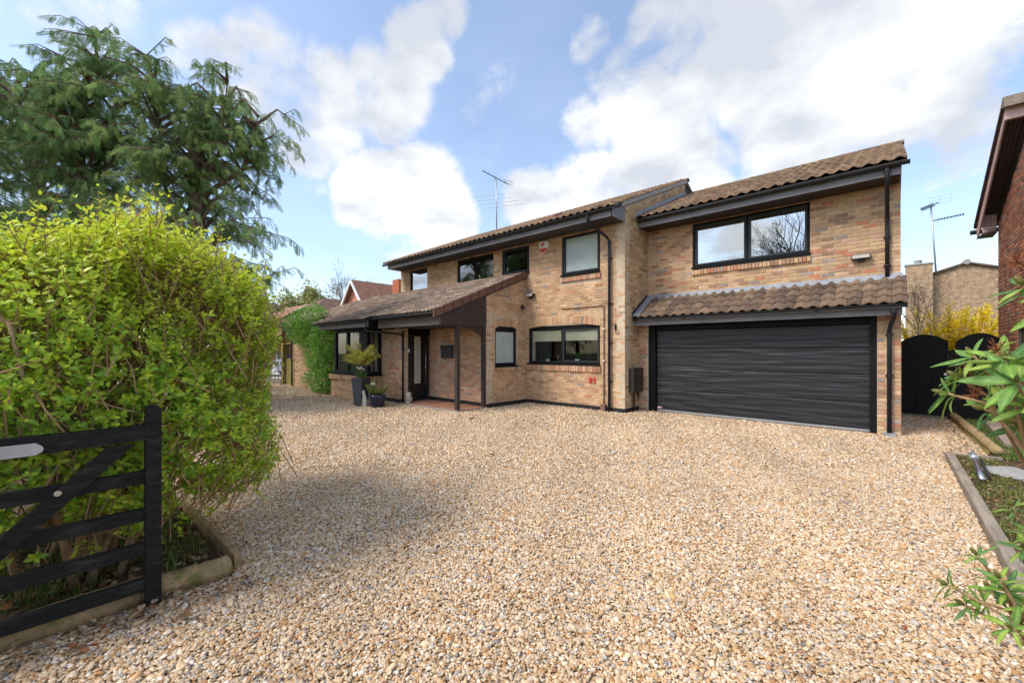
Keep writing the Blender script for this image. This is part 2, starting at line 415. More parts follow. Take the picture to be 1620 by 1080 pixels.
# ------------------------------------------------------------------ ground
def poly_sheet(name, pts, z, mat, kind='structure'):
    mb = MB(); mb.add([(x, y, z) for x, y in pts], [tuple(range(len(pts)))])
    return label(link(name, mb.mesh(name, mat)), kind=kind)
poly_sheet('ground', [(-260, -160), (260, -160), (260, 320), (-260, 320)], -0.09, M_GROUND)

M_DRIVE = pmat('drive', (.40, .29, .175), rough=.95, var=.2, vscale=3, bump=.0, spec=.1)
def drive_mat():
    t = M_DRIVE.node_tree; nd = t.nodes; ln = t.links; p = nd['Principled BSDF']
    g = nd.new('ShaderNodeNewGeometry')
    vo = nd.new('ShaderNodeTexVoronoi'); vo.inputs['Scale'].default_value = 48; ln.new(g.outputs['Position'], vo.inputs['Vector'])
    sx = nd.new('ShaderNodeSeparateColor'); ln.new(vo.outputs['Color'], sx.inputs[0])
    r = nd.new('ShaderNodeValToRGB'); ln.new(sx.outputs[0], r.inputs[0])
    cols = [(0, (.20, .13, .07)), (.22, (.34, .22, .11)), (.42, (.46, .33, .19)), (.62, (.56, .44, .29)), (.8, (.30, .28, .26)), (.92, (.62, .55, .44))]
    r.color_ramp.interpolation = 'CONSTANT'
    for i, (pos, c) in enumerate(cols):
        e = r.color_ramp.elements[i] if i < 2 else r.color_ramp.elements.new(pos)
        e.position = pos; e.color = (*c, 1)
    ln.new(r.outputs[0], p.inputs['Base Color'])
    b = nd.new('ShaderNodeBump'); b.inputs['Strength'].default_value = .9; b.inputs['Distance'].default_value = .012; b.invert = True
    ln.new(vo.outputs['Distance'], b.inputs['Height']); ln.new(b.outputs[0], p.inputs['Normal'])
drive_mat()
poly_sheet('driveway', [(-24, -6), (1.05, -6), (1.05, 14.2), (-4, 14.2), (-4, 10.5), (-8, 9.7), (-14, 7.3), (-24, 7.6)], -0.012, M_DRIVE)
setting('border_soil', MB().box(0.70, 6.0, 1.2, 8.95, -.08, .015).box(1.10, 1.84, 9.15, 14.2, -.08, .02), M_SOIL)
setting('hedge_bed_soil', MB().box(-9.5, -3.60, -4.0, .84, -.08, .03), M_SOIL)
setting('neighbour_forecourt', MB().box(-60, -23.2, 2, 13, -.08, -.03), M_PAVE)

# ------------------------------------------------------------------ the house
HOUSE = thing('house', 'two storey buff brick house with black trim and a wide black garage door', 'house', (-7.5, 9.6, 0))

BRICK_RECS = []   # every face brick of the house: wall, centre, half-length axis, outward axis, length, height, depth, roll, colour
PAL = {
 'buff': [((0.567, 0.359, 0.203), 6), ((0.597, 0.398, 0.238), 5), ((0.525, 0.320, 0.183), 4), ((0.536, 0.296, 0.178), 2.2), ((0.422, 0.252, 0.148), 1.5), ((0.484, 0.228, 0.134), .7), ((0.340, 0.267, 0.213), .45)],
 'mixed': [((0.556, 0.359, 0.203), 5), ((0.587, 0.398, 0.243), 3.4), ((0.505, 0.272, 0.163), 3.0), ((0.484, 0.199, 0.109), 1.8), ((0.350, 0.276, 0.233), 1.3), ((0.371, 0.218, 0.134), 1.9), ((0.525, 0.315, 0.213), 2)],
 'pink': [((0.546, 0.315, 0.198), 4), ((0.567, 0.359, 0.228), 4), ((0.505, 0.242, 0.148), 2.6), ((0.536, 0.398, 0.297), 1.8), ((0.402, 0.252, 0.158), 1.5), ((0.371, 0.301, 0.252), .7)],
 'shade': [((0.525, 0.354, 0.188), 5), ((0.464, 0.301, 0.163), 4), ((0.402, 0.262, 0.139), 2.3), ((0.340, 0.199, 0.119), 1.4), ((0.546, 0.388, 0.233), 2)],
 'dark': [((0.405, 0.169, 0.101), 4), ((0.317, 0.135, 0.088), 4), ((0.486, 0.230, 0.135), 2.5), ((0.230, 0.115, 0.095), 2), ((0.284, 0.209, 0.176), 1.5)],
}
def pick(pal):
    tot = sum(w for _, w in PAL[pal]); r = rnd.random() * tot
    for c, w in PAL[pal]:
        r -= w
        if r <= 0: return c
    return PAL[pal][0][0]

def wall(parent, name, axis, plane, out, s0, s1, z0, z1, holes=(), skip=(), top=None, pal='buff', thick=.24, bricks=True,
         mortar=None, recs=None, course=.075, unit=.225, zmin_brick=None):
    """a wall in the plane axis=s: mortar core with openings and reveals, and its face bricks (stretcher bond)"""
    recs = BRICK_RECS if recs is None else recs
    def P(s, d, z):
        return (s, plane - out * d, z) if axis == 'x' else (plane - out * d, s, z)
    mb = MB(); fr, bk = .008, thick
    ss = sorted({s0, s1} | {min(max(h[i], s0), s1) for h in holes for i in (0, 1)})
    zs = sorted({z0, z1} | {min(max(h[i], z0), z1) for h in holes for i in (2, 3)})
    def zt(s, z): return top(s) if (top and z >= z1 - 1e-6) else z
    def solid(i, k):
        if not (0 <= i < len(ss) - 1 and 0 <= k < len(zs) - 1): return False
        a, b = (ss[i] + ss[i + 1]) / 2, (zs[k] + zs[k + 1]) / 2
        return not any(h[0] < a < h[1] and h[2] < b < h[3] for h in holes)
    for i in range(len(ss) - 1):
        for k in range(len(zs) - 1):
            if not solid(i, k): continue
            a, b, c, d = ss[i], ss[i + 1], zs[k], zs[k + 1]
            ta, tb = zt(a, d), zt(b, d)
            flip = (axis == 'x') == (out < 0)
            q = [P(a, fr, c), P(b, fr, c), P(b, fr, tb), P(a, fr, ta)]
            mb.add(q if flip else q[::-1], [(0, 1, 2, 3)])
            q = [P(a, bk, c), P(b, bk, c), P(b, bk, tb), P(a, bk, ta)]
            mb.add(q[::-1] if flip else q, [(0, 1, 2, 3)])
            if not solid(i - 1, k): mb.add([P(a, fr, c), P(a, fr, ta), P(a, bk, ta), P(a, bk, c)], [(0, 1, 2, 3)])
            if not solid(i + 1, k): mb.add([P(b, fr, c), P(b, bk, c), P(b, bk, tb), P(b, fr, tb)], [(0, 1, 2, 3)])
            if not solid(i, k - 1): mb.add([P(a, fr, c), P(a, bk, c), P(b, bk, c), P(b, fr, c)], [(0, 1, 2, 3)])
            if not solid(i, k + 1): mb.add([P(a, fr, ta), P(b, fr, tb), P(b, bk, tb), P(a, bk, ta)], [(0, 1, 2, 3)])
    w = link(name, mb.mesh(name, mortar or M_MORTAR), parent)
    if bricks:
        ex = Vector((1, 0, 0)) if axis == 'x' else Vector((0, 1, 0))
        en = Vector((0, out, 0)) if axis == 'x' else Vector((out, 0, 0))
        blocks = list(holes) + list(skip)
        nrow = int((z1 + (2.5 if top else 0) - z0) / course) + 1
        for r in range(nrow):
            za = z0 + r * course; zb = za + course - .010; zc = (za + zb) / 2
            if zmin_brick is not None and zb < zmin_brick: continue
            if not top and zb > z1 + .02: break
            spans = [(s0, s1)]
            for (a, b, c, d) in blocks:
                if c + .012 < zc < d - .012:
                    ns = []
                    for (p, q) in spans:
                        if b <= p or a >= q: ns.append((p, q)); continue
                        if a > p: ns.append((p, a))
                        if b < q: ns.append((b, q))
                    spans = ns
            off = (r % 2) * unit / 2 + (.0 if r % 2 else .0)
            for (p, q) in spans:
                s = s0 + off - unit + math.floor((p - s0 - off + unit) / unit) * unit
                while s < q - .012:
                    a, b = max(s, p) + .004, min(s + unit - .010, q - .0)
                    s += unit
                    if b - a < .03: continue
                    m = (a + b) / 2
                    if top and zb > min(top(a), top(b)): continue
                    d = rnd.uniform(-.0018, .0018)
                    c = Vector(P(m, .018 - d, zc))
                    col = pick(pal); j = rnd.uniform(.86, 1.14); t = rnd.uniform(-.02, .02)
                    recs.append(dict(w=w, c=c, ex=ex, en=en, l=b - a, h=zb - za, d=.036, roll=rnd.uniform(-.004, .004),
                                     col=(col[0] * j + t, col[1] * j + t * .6, col[2] * j + t * .3)))
    return w

def soldier(w, c, ex, en, wdt, hgt, roll=0., pal='buff', proud=.0, depth=.06, recs=None):
    col = pick(pal); j = rnd.uniform(.88, 1.12)
    (BRICK_RECS if recs is None else recs).append(dict(w=w, c=Vector(c) + Vector(en) * (proud - depth / 2), ex=Vector(ex), en=Vector(en), l=wdt, h=hgt, d=depth,
                           roll=roll, merge=bool(roll), col=tuple(x * j for x in col)))

def brick_verts(r):
    c, ex, en = r['c'], r['ex'], r['en']; ez = Vector((0, 0, 1))
    if r['roll']:
        cr_, sr_ = cos(r['roll']), sin(r['roll']); ex, ez = ex * cr_ + ez * sr_, ez * cr_ - ex * sr_
    hx, hy, hz = r['l'] / 2, r['d'] / 2, r['h'] / 2; e = min(.004, hz * .3)
    # back ring, front ring, then a slightly smaller face: a worn arris
    P = []
    for (dy, k) in ((-hy, 0), (hy - .004, 0), (hy, e)):
        for (a, b) in ((-1, -1), (1, -1), (1, 1), (-1, 1)):
            P.append(c + ex * (a * (hx - k)) + en * dy + ez * (b * (hz - k)))
    return P
BRICK_F = [(8, 9, 10, 11)] + [(o + i, o + (i + 1) % 4, o + 4 + (i + 1) % 4, o + 4 + i) for o in (0, 4) for i in range(4)]

def lay_bricks(recs, n_single, name='brick', stuff='brickwork', mat=None):
    """the n_single bricks that show largest become objects, the rest one mesh per wall"""
    mat = mat or M_BRICK
    def score(r):
        if not in_view(r['c'], 1.0): return -1
        dpt = depth_of(r['c'].x, r['c'].y)
        to = Vector((r['c'].x, r['c'].y, r['c'].z - EYE)).normalized()
        f = -to.dot(r['en'])
        if f <= 0: return -1
        return f * r['l'] * r['h'] / dpt ** 2
    order = sorted(range(len(recs)), key=lambda i: -score(recs[i]))
    single = set(i for i in order[:n_single] if score(recs[i]) > 0 and not recs[i].get('merge'))
    per = {}
    cache = {}
    for i, r in enumerate(recs):
        if i in single:
            key = (round(r['l'], 2), round(r['h'], 2), tuple(round(x, 1) for x in r['col']), round(r['ex'].x), round(r['en'].x), round(r['en'].y))
            me = cache.get(key)
            if me is None:
                q = dict(r); q['c'] = Vector((0, 0, 0)); q['roll'] = 0
                mb = MB(); mb.add(brick_verts(q), BRICK_F, r['col']); me = mb.mesh(name, mat); cache[key] = me
            o = bpy.data.objects.new(name, me); COL.objects.link(o); o.parent = r['w']; o.location = r['c']
        else:
            per.setdefault(r['w'].name, (r['w'], MB()))[1].add(brick_verts(r), BRICK_F, r['col'])
    for w, mb in per.values():
        o = link(stuff, mb.mesh(stuff, mat), w); o['kind'] = 'stuff'

def roofz(y): return 4.86 + .4257 * (y - 8.85)          # main roof, underside of the tiles
def garz(y): return 4.90 + .430 * (y - 10.22)
def lowz(y): return 2.36 + .405 * (y - 6.05)

XR, XS, XL = 0.16, -4.89, -14.85
# main block
W_front = wall(HOUSE, 'front_wall', 'x', 9.6, -1, XL, XS, 0, 4.80,
    holes=[(-14.22, -13.07, 3.68, 4.76), (-11.32, -9.52, 3.84, 4.76), (-9.14, -8.0, 3.88, 4.76), (-6.82, -5.60, 3.60, 4.76), (-8.04, -5.60, 1.17, 2.26)],
    skip=[(XL, -8.13, 0, 3.42), (-8.06, -5.56, 2.2, 2.50), (-6.84, -5.58, 3.39, 3.62), (-8.08, -5.58, .96, 1.18)], pal='buff')
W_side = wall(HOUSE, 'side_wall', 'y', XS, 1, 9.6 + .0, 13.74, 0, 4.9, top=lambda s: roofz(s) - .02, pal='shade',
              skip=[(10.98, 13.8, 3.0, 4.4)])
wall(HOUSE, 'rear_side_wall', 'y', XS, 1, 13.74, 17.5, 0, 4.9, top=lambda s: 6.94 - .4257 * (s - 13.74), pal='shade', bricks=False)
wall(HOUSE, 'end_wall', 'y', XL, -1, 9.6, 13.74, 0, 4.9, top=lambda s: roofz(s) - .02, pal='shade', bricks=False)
wall(HOUSE, 'rear_end_wall', 'y', XL, -1, 13.74, 17.5, 0, 4.9, top=lambda s: 6.94 - .4257 * (s - 13.74), bricks=False)
wall(HOUSE, 'back_wall', 'x', 17.5, 1, XL, XS, 0, 5.3, bricks=False)
# garage wing
W_gup = wall(HOUSE, 'garage_upper_wall', 'x', 10.9, -1, XS, XR, 2.80, 4.82, holes=[(-3.70, -1.26, 3.60, 4.78)],
             skip=[(-3.72, -1.22, 3.45, 3.62)], pal='mixed', zmin_brick=2.9)
W_gl = wall(HOUSE, 'garage_left_pier', 'x', 10.37, -1, XS, -4.64, 0, 2.32, pal='pink', thick=.3)
W_gr = wall(HOUSE, 'garage_right_pier', 'x', 10.37, -1, -.17, XR, 0, 2.32, pal='mixed', thick=.3)
W_gend = wall(HOUSE, 'garage_end_wall', 'y', XR, 1, 10.39, 14.4, 0, 4.9, top=lambda s: (garz(s) if s > 10.9 else 2.35 + .62 * (s - 10.37)) - .03, pal='mixed')
wall(HOUSE, 'garage_rear_end_wall', 'y', XR, 1, 14.4, 17.5, 0, 4.9, top=lambda s: garz(14.4) - .43 * (s - 14.4) - .03, pal='mixed', bricks=False)
wall(HOUSE, 'garage_back_wall', 'x', 17.5, 1, XS, XR, 0, 5.2, bricks=False)
# porch, door wall, pier, bay, single-storey wing
W_ps = wall(HOUSE, 'porch_side_wall', 'y', -8.13, 1, 7.92, 9.6, 0, 2.55, holes=[(8.28, 9.2, 1.10, 2.24)],
            skip=[(8.24, 9.24, 2.2, 2.52), (8.26, 9.3, .98, 1.12)], top=lambda s: lowz(s) - .03, pal='buff')
W_lb = wall(HOUSE, 'porch_wall', 'x', 7.92, -1, -10.72, -8.13, 0, 2.60, pal='pink')
W_pier = wall(HOUSE, 'entrance_pier', 'x', 6.95, -1, -11.84, -10.62, 0, 2.50, pal='pink', thick=.16)
W_pier2 = wall(HOUSE, 'entrance_pier_return', 'y', -10.62, 1, 6.97, 7.10, 0, 2.50, pal='pink', thick=.1)
W_bay = wall(HOUSE, 'bay_front_wall', 'x', 6.42, -1, -14.2, -11.84, 0, .62, pal='buff', thick=.2)
W_bay2 = wall(HOUSE, 'bay_side_wall', 'y', -11.84, 1, 6.44, 6.95, 0, .62, pal='buff', thick=.2)
wall(HOUSE, 'bay_end_wall', 'y', -14.2, -1, 6.44, 7.25, 0, .62, bricks=False, thick=.2)
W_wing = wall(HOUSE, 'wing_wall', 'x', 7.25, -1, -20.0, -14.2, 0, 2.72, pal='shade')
wall(HOUSE, 'wing_end_wall', 'y', -20.0, -1, 7.27, 9.9, 0, 2.6, bricks=False)
wall(HOUSE, 'wing_back_wall', 'x', 9.9, 1, -20.0, XL, 0, 3.6, bricks=False)

# inside: partitions and floors so that nothing shows right through
im = MB(); im.box(XL + .25, XS - .25, 12.4, 12.5, 0, 4.9); im.box(-9.6, -9.5, 9.85, 12.4, 0, 2.5); im.box(-5.3, -5.2, 9.85, 12.4, 0, 2.5)
im.box(XL + .25, XS - .25, 9.86, 17.2, 2.58, 2.70); im.box(XS + .02, XR - .26, 13.2, 13.3, 0, 5.6); im.box(XS + .05, XR - .26, 11.16, 17.2, 2.60, 2.74)
im.box(-19.7, -10.96, 9.4, 9.5, 0, 2.6); im.box(-14.9, -14.8, 7.5, 9.4, 0, 2.55)
im.box(-12.3, -12.2, 9.86, 12.4, 2.7, 4.85); im.box(-7.5, -7.4, 9.86, 12.4, 2.7, 4.85); im.box(-9.35, -9.25, 9.86, 12.4, 2.7, 4.85)
part('interior_wall', im, M_INSIDE, HOUSE)

# black painted plinth along the foot of the walls
pl = MB()
for (a, b, y) in ((-8.11, XS, 9.6), ):
    pl.box(a, b + .012, y - .014, y + .02, -.02, .10)
pl.box(XS - .02, XS + .014, 9.588, 10.36, -.02, .10)
pl.box(-8.15, -8.116, 7.93, 9.586, -.02, .10)
pl.box(-10.7, -8.14, 7.906, 7.94, .03, .13)
pl.box(-11.84, -10.606, 6.936, 6.97, -.02, .11)
part('plinth', pl, M_PLINTH, HOUSE)

# ---- soldier sills and arches, laid brick by brick
def sill(w, axis, plane, out, a, b, ztop, h=.105, proud=.045, pal='buff', wdt=.065):
    n = max(1, round((b - a) / .075)); st = (b - a) / n
    ex = (1, 0, 0) if axis == 'x' else (0, 1, 0); en = (0, out, 0) if axis == 'x' else (out, 0, 0)
    for i in range(n):
        s = a + (i + .5) * st
        c = (s, plane, ztop - h / 2) if axis == 'x' else (plane, s, ztop - h / 2)
        soldier(w, c, ex, en, st - .010, h, pal=pal, proud=proud + rnd.uniform(-.003, .003), depth=.10)
def arch(w, axis, plane, out, a, b, zspring, rise, h=.21, pal='buff'):
    hw = (b - a) / 2; R = (hw * hw + rise * rise) / (2 * rise); zc = zspring + rise - R; m = (a + b) / 2
    th = math.asin(hw / R); n = round(2 * th * (R + h / 2) / .076)
    ex = (1, 0, 0) if axis == 'x' else (0, 1, 0); en = (0, out, 0) if axis == 'x' else (out, 0, 0)
    for i in range(n):
        t = -th + 2 * th * (i + .5) / n; rr = R + h / 2 + .006
        s, z = m + rr * sin(t), zc + rr * cos(t)
        c = (s, plane, z) if axis == 'x' else (plane, s, z)
        soldier(w, c, ex, en, .064, h, roll=-t, pal=pal, proud=.004)
sill(W_front, 'x', 9.6, -1, -6.84, -5.57, 3.565, pal='pink')
sill(W_front, 'x', 9.6, -1, -8.08, -5.57, 1.135, h=.15, pal='pink')
sill(W_gup, 'x', 10.9, -1, -3.71, -1.24, 3.565, pal='mixed')
sill(W_ps, 'y', -8.13, 1, 8.26, 9.3, 1.075, h=.10, pal='shade')
sill(W_bay, 'x', 6.42, -1, -14.24, -11.80, .76, h=.15, proud=.06)
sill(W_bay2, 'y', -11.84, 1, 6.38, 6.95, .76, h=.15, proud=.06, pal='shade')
arch(W_front, 'x', 9.6, -1, -8.04, -5.60, 2.20, .09)
arch(W_ps, 'y', -8.13, 1, 8.27, 9.21, 2.16, .11)

# ------------------------------------------------------------------ roofs, tile by tile
TILE_RECS = []
def tile_template(w, gauge, kind):
    lap = .055; pts = []
    n = 12 if kind == 'roman' else 10
    for i in range(n + 1):
        u = i / n; x = u * w
        if kind == 'roll': h = .021 * (1 + cos(2 * pi * (u - .5))) ** 1.35 / 1.28
        else: h = .030 * max(0.0, cos(2 * pi * 2 * u)) ** .8
        pts.append((x - w / 2 + (.001 if i == 0 else 0), h))
    V = []; F = []
    m = len(pts)
    for (v, lift) in ((-.004, .044), (gauge + lap, .004)):
        V += [(x, v, h + lift) for x, h in pts]
    V += [(x, -.004, h + .044 - .030) for (x, h) in pts]
    V += [(pts[0][0], gauge + lap, pts[0][1] - .016), (pts[-1][0], gauge + lap, pts[-1][1] - .016)]
    for i in range(m - 1):
        F.append((i, i + 1, m + i + 1, m + i)); F.append((2 * m + i, 2 * m + i + 1, i + 1, i))
    F.append((2 * m, 0, m, 3 * m)); F.append((m - 1, 3 * m - 1, 3 * m + 1, 2 * m - 1))
    return V, F
TT = {'roll': tile_template(.21, .27, 'roll'), 'roman': tile_template(.30, .25, 'roman'), 'roll_small': tile_template(.30, .27, 'roman')}
TCOL = {
 'lichen': [(.165, .108, .072), (.195, .13, .083), (.135, .092, .066), (.22, .155, .098), (.18, .112, .075)],
 'brown': [(.120, .086, .064), (.155, .112, .084), (.100, .072, .055), (.175, .130, .096), (.135, .094, .072)],
 'warm': [(.150, .098, .066), (.172, .116, .078), (.128, .084, .059), (.188, .128, .085), (.115, .078, .058)],
}
def roof_slope(name, x0, x1, ye, ytop, zf, kind, cols, eave_of=None, keep=None, mat=None, slab=True, slab_pts=None):
    """tiles on the slope z = zf(y); rows are set out from the top so that stepped eaves share courses"""
    w = .21 if kind == 'roll' else .30; gauge = .27 if kind == 'roll' else .25
    dz = (zf(ytop) - zf(ye)) / (ytop - ye); L = sqrt(1 + dz * dz); vdir = Vector((0, 1 / L, dz / L)); nrm = Vector((0, -dz / L, 1 / L))
    mb = MB()
    pts = slab_pts or [(x0, ye), (x1, ye), (x1, ytop), (x0, ytop)]
    mb.prism([(x, y, zf(y) - .012) for x, y in pts], (0, 0, -.05))
    roof = link(name, mb.mesh(name, M_SOFFIT), HOUSE)
    nx = round((x1 - x0) / w); ny = round((ytop - ye) * L / gauge)
    for r in range(ny + 3):
        for i in range(nx):
            x = x0 + (i + .5) * (x1 - x0) / nx
            e = eave_of(x) if eave_of else ye
            v = (ytop - e) * L; nr = max(1, round(v / gauge)); g = v / nr
            if r >= nr: continue
            y = e + (r * g) / L
            if keep and not keep(x, y): continue
            c = Vector((x, y, zf(y))) + nrm * .004
            col = rnd.choice(TCOL[cols]); j = rnd.uniform(.82, 1.2)
            TILE_RECS.append(dict(w=roof, c=c + Vector((rnd.uniform(-.003, .003), rnd.uniform(-.004, .004), rnd.uniform(0, .004))), v=vdir, n=nrm, kind=kind, sx=(x1 - x0) / nx / w, sv=g / gauge,
                                  col=tuple(q * j for q in col), mat=mat or M_TILE, tilt=rnd.uniform(-.012, .012)))
    return roof
R_main = roof_slope('main_roof', -14.97, -4.84, 8.86, 13.74, lambda y: roofz(y) + .10, 'roll', 'lichen')
R_gar = roof_slope('garage_roof', -4.88, .24, 10.21, 14.4, lambda y: garz(y) + .08, 'roll', 'lichen')
def lowgz(y): return 2.375 + .62 * (y - 9.96)
R_low = roof_slope('garage_canopy_roof', -4.72, .24, 9.95, 10.90, lowgz, 'roll', 'warm')
def hip_y(x): return 9.62 if x > -16.4 else 9.62 - (-16.4 - x) / (20.5 - 16.4) * (9.62 - 6.8)
def eave_y(x): return 6.20 if x > -11.1 else (6.03 if x > -14.75 else 6.84)
R_can = roof_slope('entrance_roof', -20.5, -8.08, 6.03, 9.60, lambda y: lowz(y) + .09, 'roman', 'brown', eave_of=eave_y, mat=M_TILE_CLEAN,
                   keep=lambda x, y: y < hip_y(x) - .05,
                   slab_pts=[(-20.5, 6.84), (-14.75, 6.84), (-14.75, 6.03), (-11.1, 6.03), (-11.1, 6.2), (-8.08, 6.2), (-8.08, 9.6), (-16.4, 9.6)])
def worn_lit_edge(mb, n, r):
    # nose coloured paler than the face: lichen wear plus painted-in light on the edge
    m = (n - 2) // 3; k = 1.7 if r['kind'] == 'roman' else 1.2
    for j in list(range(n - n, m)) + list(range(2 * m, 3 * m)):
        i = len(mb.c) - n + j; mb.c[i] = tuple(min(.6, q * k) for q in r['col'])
def lay_tiles(n_single):
    def score(r):
        if not in_view(r['c'], 1.0): return -1
        to = Vector((r['c'].x, r['c'].y, r['c'].z - EYE)); f = abs(to.normalized().dot(r['n'])) + .12
        return f / (depth_of(r['c'].x, r['c'].y) ** 2)
    order = sorted(range(len(TILE_RECS)), key=lambda i: -score(TILE_RECS[i])); single = set(order[:n_single])
    per = {}; cache = {}
    for i, r in enumerate(TILE_RECS):
        V, F = TT[r['kind']]
        ex = Vector((1, 0, 0)); ev = r['v']; en = r['n']
        M = Matrix((ex * r['sx'], ev * r['sv'], en)).transposed().to_4x4() @ Matrix.Rotation(r['tilt'], 4, 'Z'); M.translation = r['c']
        if i in single:
            key = (r['kind'], round(r['sx'], 3), round(r['sv'], 3), tuple(round(x * 40) for x in r['col']), r['mat'].name)
            me = cache.get(key)
            if me is None:
                mb = MB(); mb.add([(v[0] * r['sx'], v[1] * r['sv'], v[2]) for v in V], F, r['col']); worn_lit_edge(mb, len(V), r); me = mb.mesh('tile', r['mat'], True)
                cache[key] = me
            o = bpy.data.objects.new('tile', me); COL.objects.link(o); o.parent = r['w']
            M2 = Matrix((ex, ev, en)).transposed().to_4x4() @ Matrix.Rotation(r['tilt'], 4, 'Z'); M2.translation = r['c']
            o.matrix_local = M2
        else:
            mbx = per.setdefault(r['w'].name, (r['w'], MB(), r['mat']))[1]; mbx.add([M @ Vector(v) for v in V], F, r['col']); worn_lit_edge(mbx, len(V), r)
    for w, mb, mat in per.values():
        o = link('tiling', mb.mesh('tiling', mat, True), w); o['kind'] = 'stuff'
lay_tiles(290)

# back slopes, ridges, barge edges
back = MB()
back.prism([(-14.97, 13.74, 6.92), (-4.84, 13.74, 6.92), (-4.84, 17.9, 5.15), (-14.97, 17.9, 5.15)], (0, 0, .12), (.15, .1, .07))
back.prism([(-4.88, 14.4, 6.68), (.24, 14.4, 6.68), (.24, 17.9, 5.17), (-4.88, 17.9, 5.17)], (0, 0, .12), (.15, .1, .07))
back.prism([(-16.4, 9.62, 3.82), (-14.86, 9.62, 3.82), (-14.86, 11.6, 2.9), (-19.6, 11.6, 2.9)], (0, 0, .08), (.13, .09, .075))
back.prism([(-20.5, 6.84, 2.70), (-16.4, 9.62, 3.82), (-20.5, 11.6, 2.70)], (0, 0, .06), (.13, .09, .075))
part('rear_roof', back, M_TILE, HOUSE)
def ridge_run(a, b, parent, r=.11, step=.42, cols='lichen', name='ridge_tile'):
    a, b = Vector(a), Vector(b); n = max(1, round((b - a).length / step)); d = (b - a).normalized(); L = (b - a).length / n
    side = d.cross(Vector((0, 0, 1))).normalized(); up = side.cross(d)
    for i in range(n):
        c = a + d * (i * L); mb = MB(); prof = [(cos(t), sin(t)) for t in [pi * k / 6 for k in range(7)]]
        v = []; k = 1.0 + rnd.uniform(-.02, .03)
        for (s, q) in ((0, 1.06), (L + .03, .98)):
            v += [c + d * s + side * (r * q * k * px) + up * (r * q * k * pz * .8 - .03) for px, pz in prof]
        v += [p - up * .022 for p in v[:7]]
        f = [(j, j + 1, 7 + j + 1, 7 + j) for j in range(6)] + [(14 + j, 14 + j + 1, j + 1, j) for j in range(6)]
        mb.add(v, f, tuple(x * rnd.uniform(.85, 1.15) for x in TCOL[cols][i % 4])); part(name, mb, M_TILE, parent, True)
ridge_run((-14.97, 13.74, 7.04), (-4.82, 13.74, 7.04), R_main)
ridge_run((-4.88, 14.4, 6.80), (.25, 14.4, 6.80), R_gar)
ridge_run((-20.45, 6.86, 2.80), (-16.4, 9.6, 3.93), R_can, r=.10, cols='brown', name='hip_tile')
# verge of the entrance roof: stepped capping units
for i in range(12):
    y = 6.12 + i * .29; z = lowz(y) + .09; dz = .405 * .31
    mb = MB(); mb.prism([(-8.10, y, z + .055), (-8.10, y + .31, z + dz + .02), (-8.10, y + .31, z + dz - .13), (-8.10, y, z - .12)], (.045, 0, 0), (.17, .085, .062))
    mb.prism([(-8.20, y, z + .06), (-8.055, y, z + .06), (-8.055, y + .31, z + dz + .025), (-8.20, y + .31, z + dz + .025)], (0, 0, .018), (.17, .085, .062))
    part('verge_tile', mb, M_TILE_CLEAN, R_can)
# mortared verge of main gable and of the garage roof
vg = MB()
vg.prism([(-4.90, 9.35, roofz(9.35) + .0), (-4.90, 13.74, roofz(13.74)), (-4.90, 13.74, roofz(13.74) + .11), (-4.90, 9.35, roofz(9.35) + .10)], (.07, 0, 0))
part('verge_mortar', vg, M_CONC, HOUSE)
bb = MB(); bb.prism([(-4.905, 13.76, 6.86), (-4.905, 17.7, 5.18), (-4.905, 17.7, 5.0), (-4.905, 13.76, 6.68)], (.035, 0, 0)); part('bargeboard', bb, M_SOFFIT, HOUSE)

# lead flashings
lf = MB()
lf.prism([(XS, 10.885, 3.04), (XR + .03, 10.885, 3.04), (XR + .03, 10.865, 2.965), (XR + .03, 10.78, 2.925), (XS, 10.78, 2.925), (XS, 10.865, 2.965)][:4] + [(XS, 10.78, 2.925)], (0, .012, .008))
lf.prism([(-8.05, 9.585, 3.90), (-13.06, 9.585, 3.90), (-13.06, 9.45, 3.80), (-8.05, 9.45, 3.80)], (0, .012, .006))
lf.prism([(-13.06, 9.50, 3.83), (-14.4, 9.50, 3.83), (-14.4, 9.05, 3.665), (-13.06, 9.05, 3.665)], (0, 0, .02))
# stepped soakers where the garage roofs meet the side wall
def soaker(y0, y1, f, n):
    for i in range(n):
        a = y0 + (y1 - y0) * i / n; b = y0 + (y1 - y0) * (i + 1) / n
        lf.prism([(XS + .003, a, f(a) + .01), (XS + .003, b, f(b) + .01), (XS + .003, b, f(b) + .20), (XS + .003, a + (b - a) * .55, f(a) + .20), (XS + .003, a, f(a) + .15)], (.006, 0, 0))
soaker(10.22, 14.2, lambda y: garz(y) + .10, 22)
lf.prism([(XS + .01, 9.96, lowgz(9.96) + .05), (XS + .19, 9.96, lowgz(9.96) + .05), (XS + .19, 10.88, lowgz(10.88) + .05), (XS + .01, 10.88, lowgz(10.88) + .05)], (0, 0, .014))
part('lead_flashing', lf, M_LEAD, HOUSE)
lf2 = MB()
for i in range(9):
    a = 9.96 + i * .10; lf2.prism([(XS + .004, a, lowgz(a) + .03), (XS + .004, a + .10, lowgz(a + .1) + .03), (XS + .004, a + .10, lowgz(a + .1) + .16), (XS + .004, a + .03, lowgz(a) + .15)], (.006, 0, 0))
part('stepped_flashing', lf2, M_GUTTER, HOUSE)

